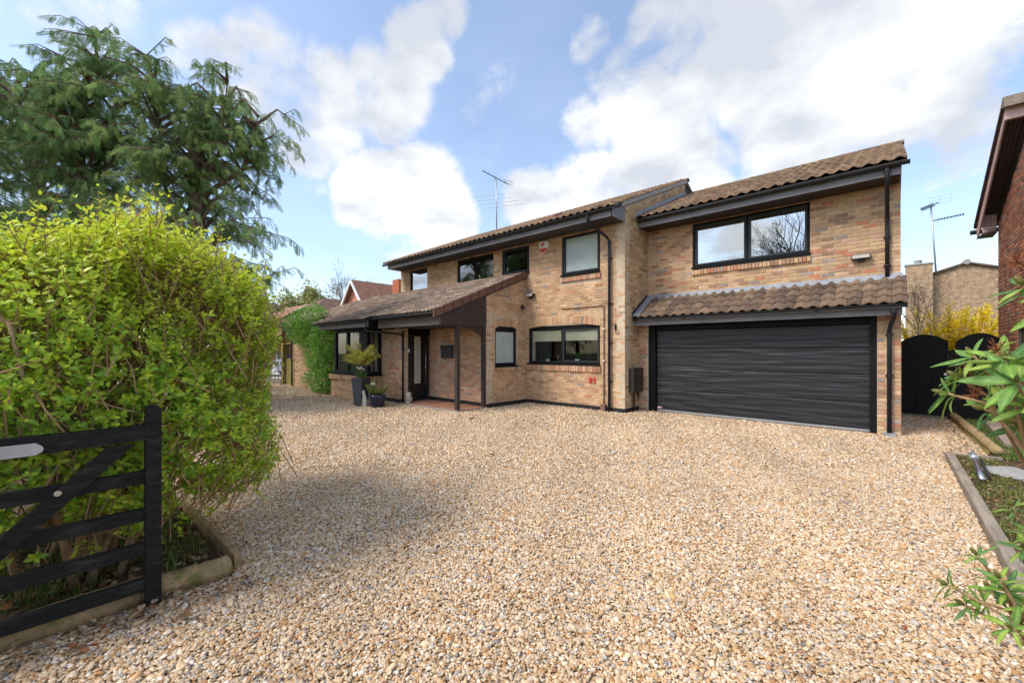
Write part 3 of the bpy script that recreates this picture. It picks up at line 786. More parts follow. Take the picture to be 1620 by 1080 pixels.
# fascias, soffits, gutters
def fascia(name, x0, x1, y, z0, z1, mat=None): part(name, MB().box(x0, x1, y, y + .025, z0, z1), mat or M_FASCIA, HOUSE)
fascia('fascia', -14.74, XS, 8.93, 4.76, 4.925)
fascia('fascia', XS + .005, XR, 10.32, 4.76, 4.93)
fascia('fascia', XS + .005, XR + .01, 10.05, 2.19, 2.37)
part('soffit', MB().box(-14.74, XS, 8.955, 9.6, 4.765, 4.79).box(-14.74, -14.70, 8.955, 9.6, 4.79, 5.1), M_SOFFIT, HOUSE)
part('soffit', MB().box(XS + .006, XR - .002, 10.345, 10.9, 4.765, 4.79), M_BROWNWOOD, HOUSE)
part('soffit', MB().box(XS + .006, XR - .002, 10.075, 10.37, 2.215, 2.24), M_SOFFIT, HOUSE)
be = MB()
be.prism([(XS - .022, 8.93, 4.76), (XS - .022, 9.6, 4.76), (XS - .022, 9.6, roofz(9.6) + .0), (XS - .022, 8.93, roofz(8.93) + .02)], (.026, 0, 0))
be.prism([(XR - .022, 10.345, 4.758), (XR - .022, 10.9, 4.758), (XR - .022, 10.9, 5.15), (XR - .022, 10.345, 4.94)], (.026, 0, 0))
part('eaves_box_end', be, M_FASCIA, HOUSE)
def gutter(name, x0, x1, y, z, r=.058, brackets=True):
    v = []; prof = [(r * cos(t), r * sin(t)) for t in [pi + pi * k / 8 for k in range(9)]]
    inn = [(p * .86, q * .86) for p, q in prof[::-1]]
    ring = prof + inn; n = len(ring)
    for x in (x0, x1): v += [(x, y + p, z + q) for p, q in ring]
    f = [(i, (i + 1) % n, n + (i + 1) % n, n + i) for i in range(n)] + [tuple(range(n))[::-1], tuple(range(n, 2 * n))]
    mb = MB(); mb.add(v, f); g = link(name, mb.mesh(name, M_GUTTER, False), HOUSE)
    k = max(2, int((x1 - x0) / 1.7))
    for i in range(k):
        x = x0 + (x1 - x0) * (i + .5) / k; b = MB()
        b.tube([(x - .035, y, z - .003), (x + .035, y, z - .003)], r * 1.14, 12)
        b2 = MB(); b2.v = [p for p in b.v]; b2.f = b.f; b2.c = b.c
        for j, p in enumerate(b2.v):
            if p[2] > z: b2.v[j] = (p[0], p[1], z + .004)
        part('gutter_joint', b2, M_GUTTER, g)
    for x in (x0, x1):
        e = MB(); e.prism([(x - .006, y + p, z + q) for p, q in [(r * 1.1 * cos(pi + pi * k / 8), r * 1.1 * sin(pi + pi * k / 8)) for k in range(9)]], (.012, 0, 0)); part('gutter_stop', e, M_GUTTER, g)
    return g
gutter('gutter', -14.93, -4.83, 8.86, 4.945)
gutter('gutter', -4.80, .27, 10.25, 4.945)
gutter('gutter', -4.83, .22, 9.985, 2.375)
gutter('gutter', -11.06, -8.12, 6.19, 2.47, .05)
gutter('gutter', -14.78, -11.12, 6.01, 2.42, .05)
gutter('gutter', -20.6, -14.8, 6.80, 2.70, .05)

def downpipe(pts, r=.035, brackets=(), mat=None, collars=()):
    mb = MB(); mb.tube(pts, r, 10); d = link('downpipe', mb.mesh('downpipe', mat or M_GUTTER, True), HOUSE)
    for (x, y, z, wy) in brackets:
        part('pipe_bracket', MB().tube([(x, y, z - .016), (x, y, z + .016)], r * 1.28, 10).box(x - .055, x + .055, y + .02, wy, z - .014, z + .014), M_GUTTER, d)
    for (x, y, z) in collars:
        part('pipe_collar', MB().tube([(x, y, z - .035), (x, y, z + .035)], r * 1.25, 10), M_GUTTER, d)
    return d
yw = 9.53
downpipe([(-5.52, 8.86, 4.90), (-5.52, 8.86, 4.78), (-5.50, 8.90, 4.72), (-5.31, 9.46, 4.42), (-5.29, yw, 4.34), (-5.29, yw, 4.2), (-5.29, yw, .0)],
         brackets=[(-5.29, yw, z, 9.6) for z in (3.9, 2.75, 1.75, .75)], collars=[(-5.29, yw, 4.30), (-5.52, 8.86, 4.84)])
downpipe([(-.03, 10.25, 4.90), (-.03, 10.25, 4.72), (-.03, 10.30, 4.62), (-.03, 10.75, 4.18), (-.03, 10.83, 4.08), (-.03, 10.83, 3.9), (-.03, 10.83, 2.99)],
         brackets=[(-.03, 10.83, z, 10.9) for z in (3.75, 3.2)], collars=[(-.03, 10.83, 4.1), (-.03, 10.25, 4.84)])
downpipe([(.06, 9.985, 2.33), (.06, 9.985, 2.22), (.055, 10.03, 2.14), (.01, 10.22, 1.98), (.0, 10.30, 1.90), (.0, 10.30, 1.8), (.0, 10.30, .02)],
         brackets=[(.0, 10.30, z, 10.37) for z in (1.85, 1.1)], collars=[(.06, 9.985, 2.26)])
part('drain_shoe', MB().box(-.09, .09, 10.2, 10.36, -.02, .05), M_LEAD, HOUSE)
downpipe([(-11.1, 6.02, 2.38), (-11.1, 6.02, 2.16), (-11.08, 6.06, 2.11), (-10.68, 6.80, 2.04), (-10.60, 6.88, 2.02)], r=.03)
downpipe([(-10.57, 6.90, 2.12), (-10.57, 6.90, .0)], r=.032, brackets=[(-10.57, 6.90, 1.6, 6.95)])
downpipe([(-19.9, 6.8, 2.66), (-19.9, 6.85, 2.5), (-19.75, 7.16, 2.25), (-19.75, 7.18, 2.1), (-19.75, 7.18, .0)], r=.035, brackets=[(-19.75, 7.18, 1.1, 7.25)])

# entrance canopy: front beam, boarded side, ceiling, posts, curved brace
part('canopy_beam', MB().box(-10.92, -8.10, 6.31, 6.36, 2.19, 2.46), M_BEAM, HOUSE)
sb = MB()
sb.prism([(-8.125, 6.361, 2.19), (-8.125, 7.90, 2.20), (-8.125, 7.90, lowz(7.90) + .0), (-8.125, 6.361, lowz(6.361) - .0)], (.03, 0, 0))
part('canopy_side_board', sb, M_BROWNWOOD, HOUSE)
vb = MB(); vb.prism([(-8.10, 6.2, lowz(6.2) - .075), (-8.10, 9.58, lowz(9.58) - .075), (-8.10, 9.58, lowz(9.58) + .06), (-8.10, 6.2, lowz(6.2) + .06)], (.03, 0, 0))
part('verge_board', vb, M_BROWNWOOD, HOUSE)
part('canopy_ceiling', MB().box(-10.70, -8.13, 6.37, 7.91, 2.205, 2.23), M_SOFFIT, HOUSE)
for (x, y) in ((-8.16, 6.93), (-8.165, 7.855)):
    part('canopy_post', MB().box(x - .05, x + .05, y - .05, y + .05, .02, 2.20), M_BROWNWOOD, HOUSE)
br = []
for k in range(9):
    t = k / 8; br.append((-8.19, 6.98 + .82 * t, 2.02 + .12 * sin(pi * min(1, .25 + t * .75)) - .10 * t ** 3 + .0))
poly = [(-8.19, 6.98, 2.185)] + [(-8.19, 7.805, 2.185)] + [(-8.19, 7.805, 1.90)] + [(x, y, z) for x, y, z in br[::-1]]
brm = MB(); brm.prism(poly, (.04, 0, 0)); part('canopy_brace', brm, M_BROWNWOOD, HOUSE)
# bay canopy
part('bay_fascia', MB().box(-14.42, -11.1, 6.10, 6.125, 2.24, 2.42), M_FASCIA, HOUSE)
part('bay_soffit', MB().box(-14.42, -11.1, 6.126, 7.2, 2.245, 2.265).box(-11.10, -11.075, 6.10, 6.94, 2.19, 2.50), M_BLACK, HOUSE)
fascia('wing_fascia', -20.2, -14.44, 6.88, 2.50, 2.68, M_BLACK)
part('wing_soffit', MB().box(-20.2, -14.44, 6.906, 7.25, 2.505, 2.525).box(-20.22, -20.19, 6.88, 7.3, 2.36, 2.72), M_BLACK, HOUSE)

# ------------------------------------------------------------------ windows and doors
def window(axis, plane, out, s0, s1, z0, z1, cols, name='window', set_back=.05, fw=.055, glass=None, sash=None, sill_d=.05, sash_mat=None, head=0.0):
    """frame around the opening, one sash + pane per column, a projecting sill board"""
    def bx(mb, a, b, d0, d1, c, d):
        if axis == 'x':
            y0, y1 = sorted((plane - out * d0, plane - out * d1)); mb.box(a, b, y0, y1, c, d)
        else:
            x0, x1 = sorted((plane - out * d0, plane - out * d1)); mb.box(x0, x1, a, b, c, d)
    a, b = set_back, set_back + .07
    fr = MB(); bx(fr, s0, s0 + fw, a, b, z0, z1); bx(fr, s1 - fw, s1, a, b, z0, z1); bx(fr, s0 + fw, s1 - fw, a, b, z0, z0 + fw); bx(fr, s0 + fw, s1 - fw, a, b, z1 - fw - head, z1)
    edges = [s0 + fw] + list(cols) + [s1 - fw]
    for m in cols: bx(fr, m - fw * .5, m + fw * .5, a, b, z0 + fw, z1 - fw - head)
    w = part(name, fr, M_FRAME, HOUSE)
    for i in range(len(edges) - 1):
        p = edges[i] + (fw * .5 if i else 0); q = edges[i + 1] - (fw * .5 if i < len(cols) else 0)
        zz0, zz1 = z0 + fw, z1 - fw - head
        opens = sash is None or sash[i]
        k = .042 if opens else .012
        sm = MB(); d0, d1 = (a - .012, b - .02) if opens else (a + .01, b - .01)
        bx(sm, p, p + k, d0, d1, zz0, zz1); bx(sm, q - k, q, d0, d1, zz0, zz1); bx(sm, p + k, q - k, d0, d1, zz0, zz0 + k); bx(sm, p + k, q - k, d0, d1, zz1 - k, zz1)
        part('sash', sm, sash_mat or M_FRAME_GREY, w)
        gm = MB(); bx(gm, p + k, q - k, a + .03, a + .036, zz0 + k, zz1 - k)
        part('pane', gm, (glass[i] if isinstance(glass, (list, tuple)) else glass) or M_GLASS, w)
    if sill_d:
        sm = MB(); bx(sm, s0 - .015, s1 + .015, -sill_d, set_back + .02, z0 - .03, z0 + .012); part('sill', sm, M_FRAME, w)
    return w
zt = 4.755
window('x', 9.6, -1, -14.22, -13.07, 3.71, zt, [], glass=M_GLASS_SKY, sash=[0])
window('x', 9.6, -1, -11.32, -9.52, 3.87, zt, [], glass=M_GLASS_MID, sash=[0])
window('x', 9.6, -1, -9.14, -8.0, 3.91, zt, [], glass=M_GLASS_MID, sash=[1])
w4 = window('x', 9.6, -1, -6.82, -5.60, 3.64, zt, [], glass=M_FROST, sash=[1])
wg = window('x', 10.9, -1, -3.70, -1.26, 3.64, zt, [-2.47], glass=M_GLASS_SKY, sash=[1, 1])
wk = window('x', 9.6, -1, -8.04, -5.60, 1.18, 2.20, [-6.83], glass=M_GLASS_CLEAR, sash=[0, 1])
ws = window('y', -8.13, 1, 8.28, 9.2, 1.12, 2.17, [], glass=M_FROST, sash=[0], fw=.07, sash_mat=M_FRAME)
def arch_fill(axis, plane, out, a, b, z, rise, name='head_panel', parent=None):
    pts = []; hw = (b - a) / 2
    R = (hw * hw + rise * rise) / (2 * rise)
    for k in range(11):
        t = -hw + 2 * hw * k / 10; pts.append((a + hw + t, z + sqrt(R * R - t * t) - (R - rise)))
    poly = [(a, z - .03)] + pts + [(b, z - .03)]
    P3 = [((s, plane - out * .04, q) if axis == 'x' else (plane - out * .04, s, q)) for s, q in poly]
    mb = MB(); mb.prism(P3, (0, -out * .06, 0) if axis == 'x' else (-out * .06, 0, 0)); part(name, mb, M_FRAME, parent)
arch_fill('x', 9.6, -1, -8.04, -5.60, 2.20, .09, parent=wk)
arch_fill('y', -8.13, 1, 8.28, 9.2, 2.165, .105, parent=ws)
# blinds, curtains and obscured backing behind the panes
part('blind', MB().box(-7.93, -6.90, 9.70, 9.705, 1.82, 2.16), M_BLIND, wk)
part('blind', MB().box(-6.76, -5.68, 9.70, 9.705, 1.83, 2.16), M_BLIND, wk)
part('reveal_lining', MB().box(-8.02, -7.93, 9.75, 9.84, 1.2, 2.2), M_BLIND, wk)
part('worktop', MB().box(-8.0, -5.62, 9.72, 10.1, 1.12, 1.19), M_WHITE, wk)
part('blind', MB().box(-3.62, -2.52, 11.09, 11.095, 3.68, 4.70), M_BLIND_PALE, wg)
def curtain(x0, x1, y, z0, z1, parent, n=14, amp=.025, axis='x'):
    v = []; f = []
    for i in range(n * 2 + 1):
        s = x0 + (x1 - x0) * i / (n * 2); d = y + amp * sin(i * pi / 2 * 1.3) 
        p = (s, d) if axis == 'x' else (d, s)
        v += [(p[0], p[1], z0), (p[0], p[1], z1)]
    f = [(2 * i, 2 * i + 2, 2 * i + 3, 2 * i + 1) for i in range(n * 2)]
    mb = MB(); mb.add(v, f); part('curtain', mb, M_CURTAIN, parent, True)
curtain(-1.60, -1.34, 11.1, 3.66, 4.7, wg, 5)

# bay window: two lights to the front, one to the right, thick corner post
def baywin():
    fr = MB(); z0, z1 = .80, 2.245
    fr.box(-14.02, -11.86, 6.46, 6.54, z0, z0 + .10); fr.box(-14.02, -11.86, 6.46, 6.54, 2.13, z1)
    for (a, b) in ((-14.02, -13.90), (-13.17, -13.04), (-12.32, -11.90)): fr.box(a, b, 6.46, 6.54, z0 + .10, 2.13)
    fr.box(-11.90, -11.82, 6.541, 6.94, z0, z0 + .10); fr.box(-11.90, -11.82, 6.541, 6.94, 2.13, z1)
    fr.box(-11.90, -11.82, 6.46, 6.58, z0 + .10, 2.13); fr.box(-11.90, -11.82, 6.88, 6.94, z0 + .10, 2.13)
    fr.box(-14.02, -13.94, 6.541, 7.24, z0, z1)
    w = part('bay_window', fr, M_FRAME, HOUSE)
    part('sill', MB().box(-14.08, -11.78, 6.36, 6.46, .765, .815).box(-11.82, -11.76, 6.461, 6.945, .765, .815), M_FRAME, w)
    for (a, b) in ((-13.90, -13.17), (-13.04, -12.32)):
        part('pane', MB().box(a, b, 6.50, 6.506, .90, 2.13), M_GLASS, w)
    part('pane', MB().box(-11.86, -11.854, 6.58, 6.88, .90, 2.13), M_GLASS, w)
    curtain(-13.88, -13.74, 6.64, .82, 2.2, w, 4); curtain(-13.02, -12.72, 6.66, .82, 2.2, w, 6)
    curtain(6.60, 6.70, -11.98, .82, 2.2, w, 3, axis='y'); curtain(6.82, 6.87, -11.98, .82, 2.2, w, 2, axis='y')
    for x in (-13.35, -12.5, -12.15):
        part('sill_ornament', MB().lathe([(.03, 0), (.045, .06), (.02, .12), (.03, .16)], (x, 6.60, .82), 8), M_WHITE, w)
baywin()

# front door in the side of the recess, facing the drive
part('door_frame', MB().box(-10.80, -10.66, 7.10, 7.20, .03, 2.20).box(-10.80, -10.66, 7.86, 7.915, .03, 2.20).box(-10.80, -10.66, 7.20, 7.86, 2.10, 2.20)
     .box(-10.85, -10.64, 7.10, 7.915, .0, .06), M_BROWNWOOD, HOUSE)
door = part('front_door', MB().box(-10.78, -10.72, 7.20, 7.86, .06, 2.10), M_DOOR, HOUSE)
gf = MB()
y0, y1, za, zb = 7.40, 7.62, .55, 1.98
gf.box(-10.72, -10.705, y0, y0 + .045, za, zb); gf.box(-10.72, -10.705, y1 - .045, y1, za, zb); gf.box(-10.72, -10.705, y0 + .045, y1 - .045, za, za + .05); gf.box(-10.72, -10.705, y0 + .045, y1 - .045, zb - .05, zb)
part('glass_surround', gf, M_CREAM, door)
part('door_pane', MB().box(-10.722, -10.716, y0 + .045, y1 - .045, za + .05, zb - .05), M_FROST, door)
part('handle', MB().tube([(-10.64, 7.765, .53), (-10.64, 7.765, 1.78)], .014, 8).tube([(-10.72, 7.765, .65), (-10.64, 7.765, .65)], .010, 6).tube([(-10.72, 7.765, 1.66), (-10.64, 7.765, 1.66)], .010, 6), M_STEEL, door, True)
part('lock', MB().tube([(-10.72, 7.80, 1.05), (-10.70, 7.80, 1.05)], .022, 10), M_STEEL, door)
part('door_canopy_beam', MB().box(-10.70, -10.62, 7.12, 7.90, 2.02, 2.20), M_BLACK, HOUSE)

# garage door
gd = part('garage_door', MB().box(-4.46, -.28, 10.535, 10.56, .03, 2.07), M_BLACK, HOUSE)
M_GDOOR = pmat('garage door', (.021, .0215, .024), rough=.40, var=.25, vscale=3, spec=.42, stretch=(.5, 1, 6))
def gdoor_bump():
    t = M_GDOOR.node_tree; nd = t.nodes; ln = t.links; p = nd['Principled BSDF']
    g = nd.new('ShaderNodeNewGeometry'); mp = nd.new('ShaderNodeMapping'); mp.inputs['Scale'].default_value = (.75, 1, 7.5); ln.new(g.outputs['Position'], mp.inputs[0])
    a = nd.new('ShaderNodeTexNoise'); a.inputs['Scale'].default_value = 1.5; a.inputs['Detail'].default_value = 1.5; ln.new(mp.outputs[0], a.inputs['Vector'])
    b = nd.new('ShaderNodeBump'); b.inputs['Strength'].default_value = .8; b.inputs['Distance'].default_value = .035; ln.new(a.outputs[0], b.inputs['Height'])
    m2 = nd.new('ShaderNodeMapping'); m2.inputs['Scale'].default_value = (6, 1, 90); ln.new(g.outputs['Position'], m2.inputs[0])
    c = nd.new('ShaderNodeTexNoise'); c.inputs['Scale'].default_value = 3; c.inputs['Detail'].default_value = 3; ln.new(m2.outputs[0], c.inputs['Vector'])
    d = nd.new('ShaderNodeBump'); d.inputs['Strength'].default_value = .35; d.inputs['Distance'].default_value = .004; ln.new(c.outputs[0], d.inputs['Height'])
    ln.new(b.outputs[0], d.inputs['Normal']); ln.new(d.outputs[0], p.inputs['Normal'])
gdoor_bump()
zsec = [.05, .55, 1.09, 1.615, 2.065]
for k in range(4):
    a, b = zsec[k] + .004, zsec[k + 1] - .004
    # each section: face with chamfered long edges
    prof = [(10.535, a), (10.522, a), (10.512, a + .012), (10.512, b - .012), (10.522, b), (10.535, b)]
    mb = MB(); mb.prism([(-4.46, y, z) for y, z in prof], (4.18, 0, 0)); part('door_panel', mb, M_GDOOR, gd)
part('bottom_seal', MB().box(-4.46, -.28, 10.505, 10.55, .0, .045), M_ALU, gd)
part('maker_plate', MB().box(-4.44, -4.32, 10.506, 10.511, .075, .115), M_WHITE, gd)
part('maker_plate', MB().box(-4.37, -4.325, 10.502, 10.506, .08, .11), M_RED, gd)
gfm = MB(); gfm.box(-4.64, -4.465, 10.42, 10.55, .0, 2.30); gfm.box(-.275, -.172, 10.385, 10.55, .0, 2.30); gfm.box(-4.465, -.275, 10.46, 10.55, 2.075, 2.30)
part('garage_door_frame', gfm, M_BLACK, HOUSE)

lay_bricks(BRICK_RECS, 290)

# chimney stub seen past the left end of the main roof
part('chimney', MB().box(-20.95, -20.3, 13, 13.8, 2.4, 5.55), M_REDBRICK, HOUSE)
part('roof_vent', MB().prism([(-7.55, 9.55, 5.26), (-7.05, 9.55, 5.26), (-7.05, 9.95, 5.45), (-7.55, 9.95, 5.45)], (0, 0, .13), (.25, .13, .09)), M_TILE_CLEAN, HOUSE)

# porch floor of quarry tiles
pf = MB().box(-10.64, -8.05, 6.84, 7.9, -.06, .028)
porch = setting('porch_floor', pf, M_CONC)
for i in range(9):
    for j in range(4):
        x0 = -10.63 + i * .287; y0 = 6.85 + j * .262; c = rnd.choice([(.30, .14, .085), (.34, .17, .11), (.27, .125, .08), (.33, .19, .14)])
        h = .036 + rnd.uniform(-.001, .001)
        part('tile', MB().box(x0 + .004, x0 + .283, y0 + .004, y0 + .258, .02, h, c), M_TERRACOTTA, porch)
# ------------------------------------------------------------------ things fixed to or standing by the house
def root_at(name, lab, cat, loc, group=None): return thing(name, lab, cat, loc, group)

r = root_at('alarm_box', 'white and red burglar alarm box high on the brick wall under the eaves', 'alarm box', (-7.40, 9.58, 4.40))
def alarm():
    out = [(-.15, .29), (.15, .29), (.165, .22), (.12, .06), (.02, .0), (-.02, .0), (-.12, .06), (-.165, .22)]
    part('casing', MB().prism([(-7.40 + x, 9.598, 4.40 + z) for x, z in out][::-1], (0, -.075, 0)), M_WHITE, r)
    low = [(-.135, .105), (.135, .105), (.12, .06), (.02, .0), (-.02, .0), (-.12, .06)]
    part('red_lens', MB().prism([(-7.40 + x * 1.03, 9.525, 4.398 + z) for x, z in low][::-1], (0, -.012, 0)), M_RED, r)
    part('red_mark', MB().box(-7.49, -7.36, 9.517, 9.522, 4.545, 4.655), M_RED, r)
    part('white_bar', MB().box(-7.44, -7.30, 9.513, 9.516, 4.565, 4.59), M_WHITE, r)
alarm()

def bulkhead(lab, x, y, z, w):
    t = root_at('wall_light', lab, 'wall light', (x, y, z), 'security lights on the brick walls')
    part('housing', MB().box(x - w / 2, x + w / 2, y - .13, y, z, z + .085), M_SOFFIT, t)
    part('lens', MB().box(x - w / 2 + .015, x + w / 2 - .015, y - .137, y - .131, z + .01, z + .075), M_LAMP, t)
    part('bracket', MB().box(x - .05, x + .05, y - .07, y, z - .055, z - .002), M_SOFFIT, t)
bulkhead('slim grey wall light on the brick wall beside the upper garage window', -.42, 10.9, 3.38, .30)
bulkhead('small wall light in the corner above the kitchen window', -7.90, 9.6, 3.15, .26)
t = root_at('motion_sensor', 'small brown sensor box in the wall corner under the entrance roof verge', 'sensor', (-8.07, 9.42, 2.83))
part('housing', MB().box(-8.13, -8.05, 9.36, 9.46, 2.78, 2.88), M_BROWNWOOD, t); part('cable_entry', MB().tube([(-8.09, 9.41, 2.88), (-8.09, 9.41, 2.95)], .012, 6), M_BROWNWOOD, t)

# brown gas pipe running along and down the wall beside the kitchen window
t = root_at('wall_pipe', 'thin brown pipe running above the kitchen window and down to the ground', 'pipe', (-5.47, 9.57, 0))
part('pipe', MB().tube([(-6.8, 9.575, 2.72), (-5.50, 9.575, 2.72), (-5.47, 9.575, 2.69), (-5.47, 9.575, .12)], .013, 8), M_PIPE_BROWN, t, True)
for z in (.5, 1.28, 2.1): part('clip', MB().box(-5.50, -5.44, 9.555, 9.6, z, z + .03), M_WHITE if z > 1 else M_PIPE_BROWN, t)
part('foot_box', MB().box(-5.53, -5.40, 9.50, 9.595, .02, .17), M_PIPE_BROWN, t)
# meter box
t = root_at('meter_box', 'dark brown meter box on the side wall left of the garage door', 'meter box', (-4.85, 10.06, .45))
part('box', MB().box(XS + .002, XS + .115, 9.79, 10.33, .50, 1.10), M_BROWNWOOD, t)
part('lid', MB().box(XS + .116, XS + .135, 9.775, 10.345, .49, 1.115), M_BROWNWOOD, t)
part('pipe', MB().tube([(XS + .055, 9.98, .50), (XS + .055, 9.98, -.02)], .026, 8), M_BROWNWOOD, t, True)
part('tap', MB().tube([(XS, 10.22, .40), (XS + .06, 10.22, .40), (XS + .06, 10.22, .30)], .016, 7).tube([(XS + .06, 10.20, .44), (XS + .06, 10.24, .44)], .03, 7), M_GUTTER, t, True)
# wrought hook bracket
t = root_at('hook_bracket', 'small wrought iron hook bracket on the corner of the side wall', 'hook', (-5.09, 9.58, 2.0))
part('scroll', MB().tube([(-5.14, 9.59, 2.16), (-5.12, 9.50, 2.14), (-5.06, 9.44, 2.02), (-5.0, 9.43, 1.94), (-4.98, 9.45, 2.0), (-5.0, 9.50, 2.06)], .009, 6), M_BLACK, t, True)
part('plate', MB().box(-5.16, -5.12, 9.575, 9.595, 2.08, 2.22), M_BLACK, t)

# house number 21: two red figures on the brickwork
t = root_at('house_number', 'red house number 21 on the brick wall below the kitchen window', 'number', (-5.81, 9.59, .66))
def digit2(x, z, w, h):
    pts = []; s = .27 * w
    o = [(0, .70), (.02, .86), (.18, 1.0), (.55, 1.02), (.85, .95), (.98, .78), (.95, .58), (.75, .42), (.45, .25), (1.0, .25), (1.0, 0), (0, 0), (0, .20), (.35, .42), (.60, .60), (.64, .74), (.52, .80), (.36, .78), (.30, .68)]
    return [(x + a * w, z + b * h) for a, b in o]
def digit1(x, z, w, h):
    o = [(.05, .72), (.35, 1.0), (.75, 1.0), (.75, .18), (1.0, .18), (1.0, 0), (.05, 0), (.05, .18), (.32, .18), (.32, .66), (.05, .62)]
    return [(x + a * w, z + b * h) for a, b in o]
for nm, o in (('figure_two', digit2(-5.935, .70, .115, .135)), ('figure_one', digit1(-5.795, .70, .085, .135))):
    bmx = bmesh.new(); vs = [bmx.verts.new((x, 9.592, z)) for x, z in o]; f = bmx.faces.new(vs)
    ex = bmesh.ops.extrude_face_region(bmx, geom=[f]); bmesh.ops.translate(bmx, verts=[v for v in ex['geom'] if isinstance(v, bmesh.types.BMVert)], vec=(0, -.015, 0))
    bmesh.ops.triangulate(bmx, faces=bmx.faces[:]); bmesh.ops.recalc_face_normals(bmx, faces=bmx.faces[:])
    me = bpy.data.meshes.new(nm); bmx.to_mesh(me); bmx.free(); me.materials.append(M_RED); link(nm, me, t)

# letter box and bell
t = root_at('letter_box', 'dark grey wall letter box beside the front door under the canopy', 'letter box', (-9.70, 7.85, 1.30))
part('body', MB().box(-9.94, -9.48, 7.80, 7.915, 1.33, 1.70), M_PLANTER, t); part('flap', MB().box(-9.95, -9.47, 7.785, 7.799, 1.60, 1.715), M_PLANTER, t); part('lock', MB().tube([(-9.71, 7.80, 1.42), (-9.71, 7.79, 1.42)], .02, 8), M_STEEL, t)
t = root_at('door_bell', 'small white bell push on the door frame', 'door bell', (-10.65, 7.15, 1.5))
part('plate', MB().box(-10.66, -10.635, 7.125, 7.185, 1.50, 1.60), M_WHITE, t); part('button', MB().tube([(-10.635, 7.155, 1.55), (-10.628, 7.155, 1.55)], .013, 8), M_STEEL, t)

# things on the kitchen sill
def pot_plant(lab, x, y, z, s):
    t = root_at('potted_plant', lab, 'plant', (x, y, z), 'plants on the kitchen windowsill')
    part('pot', MB().lathe([(.045 * s, 0), (.06 * s, .10 * s), (.052 * s, .10 * s)], (x, y, z), 12), M_WHITE, t, True)
    mb = MB()
    for k in range(26):
        a = rnd.uniform(0, 6.28); l = rnd.uniform(.08, .2) * s; e = rnd.uniform(.4, 1.4)
        p = Vector((x, y, z + .1 * s)); q = p + Vector((cos(a) * cos(e), sin(a) * cos(e), sin(e))) * l; side = Vector((-sin(a), cos(a), 0)) * .022 * s
        mb.add([p, p * .4 + q * .6 + side, q, p * .4 + q * .6 - side], [(0, 1, 2, 3)], (.09, .17, .04))
    part('foliage', mb, M_LEAF, t)
pot_plant('white potted plant behind the left kitchen pane', -7.45, 9.80, 1.19, 1.1)
pot_plant('white potted plant behind the right kitchen pane', -6.42, 9.80, 1.19, 1.25)
t = root_at('kitchen_tap', 'chrome swan neck tap behind the left kitchen pane', 'tap', (-7.12, 9.85, 1.19))
part('spout', MB().tube([(-7.12, 9.85, 1.19), (-7.12, 9.85, 1.40), (-7.13, 9.88, 1.44), (-7.15, 9.95, 1.44), (-7.16, 9.98, 1.38)], .012, 7), M_STEEL, t, True); part('lever', MB().tube([(-7.12, 9.85, 1.24), (-7.06, 9.85, 1.27)], .008, 6), M_STEEL, t)

# tall square planter with a small standard tree and tulips
PX, PY = -11.05, 5.85
t = root_at('tall_planter', 'tall tapering dark grey square planter in front of the bay window', 'planter', (PX, PY, 0))
def frustum(mb, c, w0, w1, z0, z1, rot=.35, col=(.05, .05, .05)):
    v = []
    for (w, z) in ((w0, z0), (w1, z1)):
        for k in range(4):
            a = rot + pi / 4 + k * pi / 2; v.append((c[0] + w * .7071 * cos(a), c[1] + w * .7071 * sin(a), z))
    mb.add(v, [(3, 2, 1, 0), (4, 5, 6, 7)] + [(i, (i + 1) % 4, 4 + (i + 1) % 4, 4 + i) for i in range(4)], col)
mb = MB(); frustum(mb, (PX, PY), .25, .355, -.01, .74); part('body', mb, M_PLANTER, t)
mb = MB(); frustum(mb, (PX, PY), .375, .375, .741, .785); part('rim', mb, M_PLANTER, t)
mb = MB(); frustum(mb, (PX, PY), .32, .32, .786, .795); part('compost', mb, M_SOIL, t)

def leaf_quads(n, centre_fn, size, cols, flat=.0, tmpl='oval', dirs=None):
    """n leaves: positions from centre_fn, random headings"""
    if tmpl == 'oval':
        tv = np.array([(0, 0, 0), (-.24, .38, .06), (-.2, .72, .05), (0, 1, -.05), (.2, .72, .05), (.24, .38, .06), (0, .5, -.03)])
        tf = np.array([(0, 6, 1), (1, 6, 2), (2, 6, 3), (3, 6, 4), (4, 6, 5), (5, 6, 0)])
    else:
        tv = np.array([(0, 0, 0), (-.3, .5, .07), (0, 1, 0), (.3, .5, .07)]); tf = np.array([(0, 2, 1), (0, 3, 2)])
    T = np.array([centre_fn(i) for i in range(n)])
    if dirs is None:
        d = rng.normal(size=(n, 3)); d[:, 2] = d[:, 2] * .6 + .25
    else: d = dirs
    up = rng.normal(size=(n, 3)) * .6 + np.array([0, 0, 1.0])
    s = rng.uniform(*size, n)
    R = frames(d, up) * s[:, None, None]
    cols = np.array(cols); C = cols[rng.integers(0, len(cols), n)] * rng.uniform(.8, 1.2, (n, 1))
    return scatter(tv, tf, R, T, C)

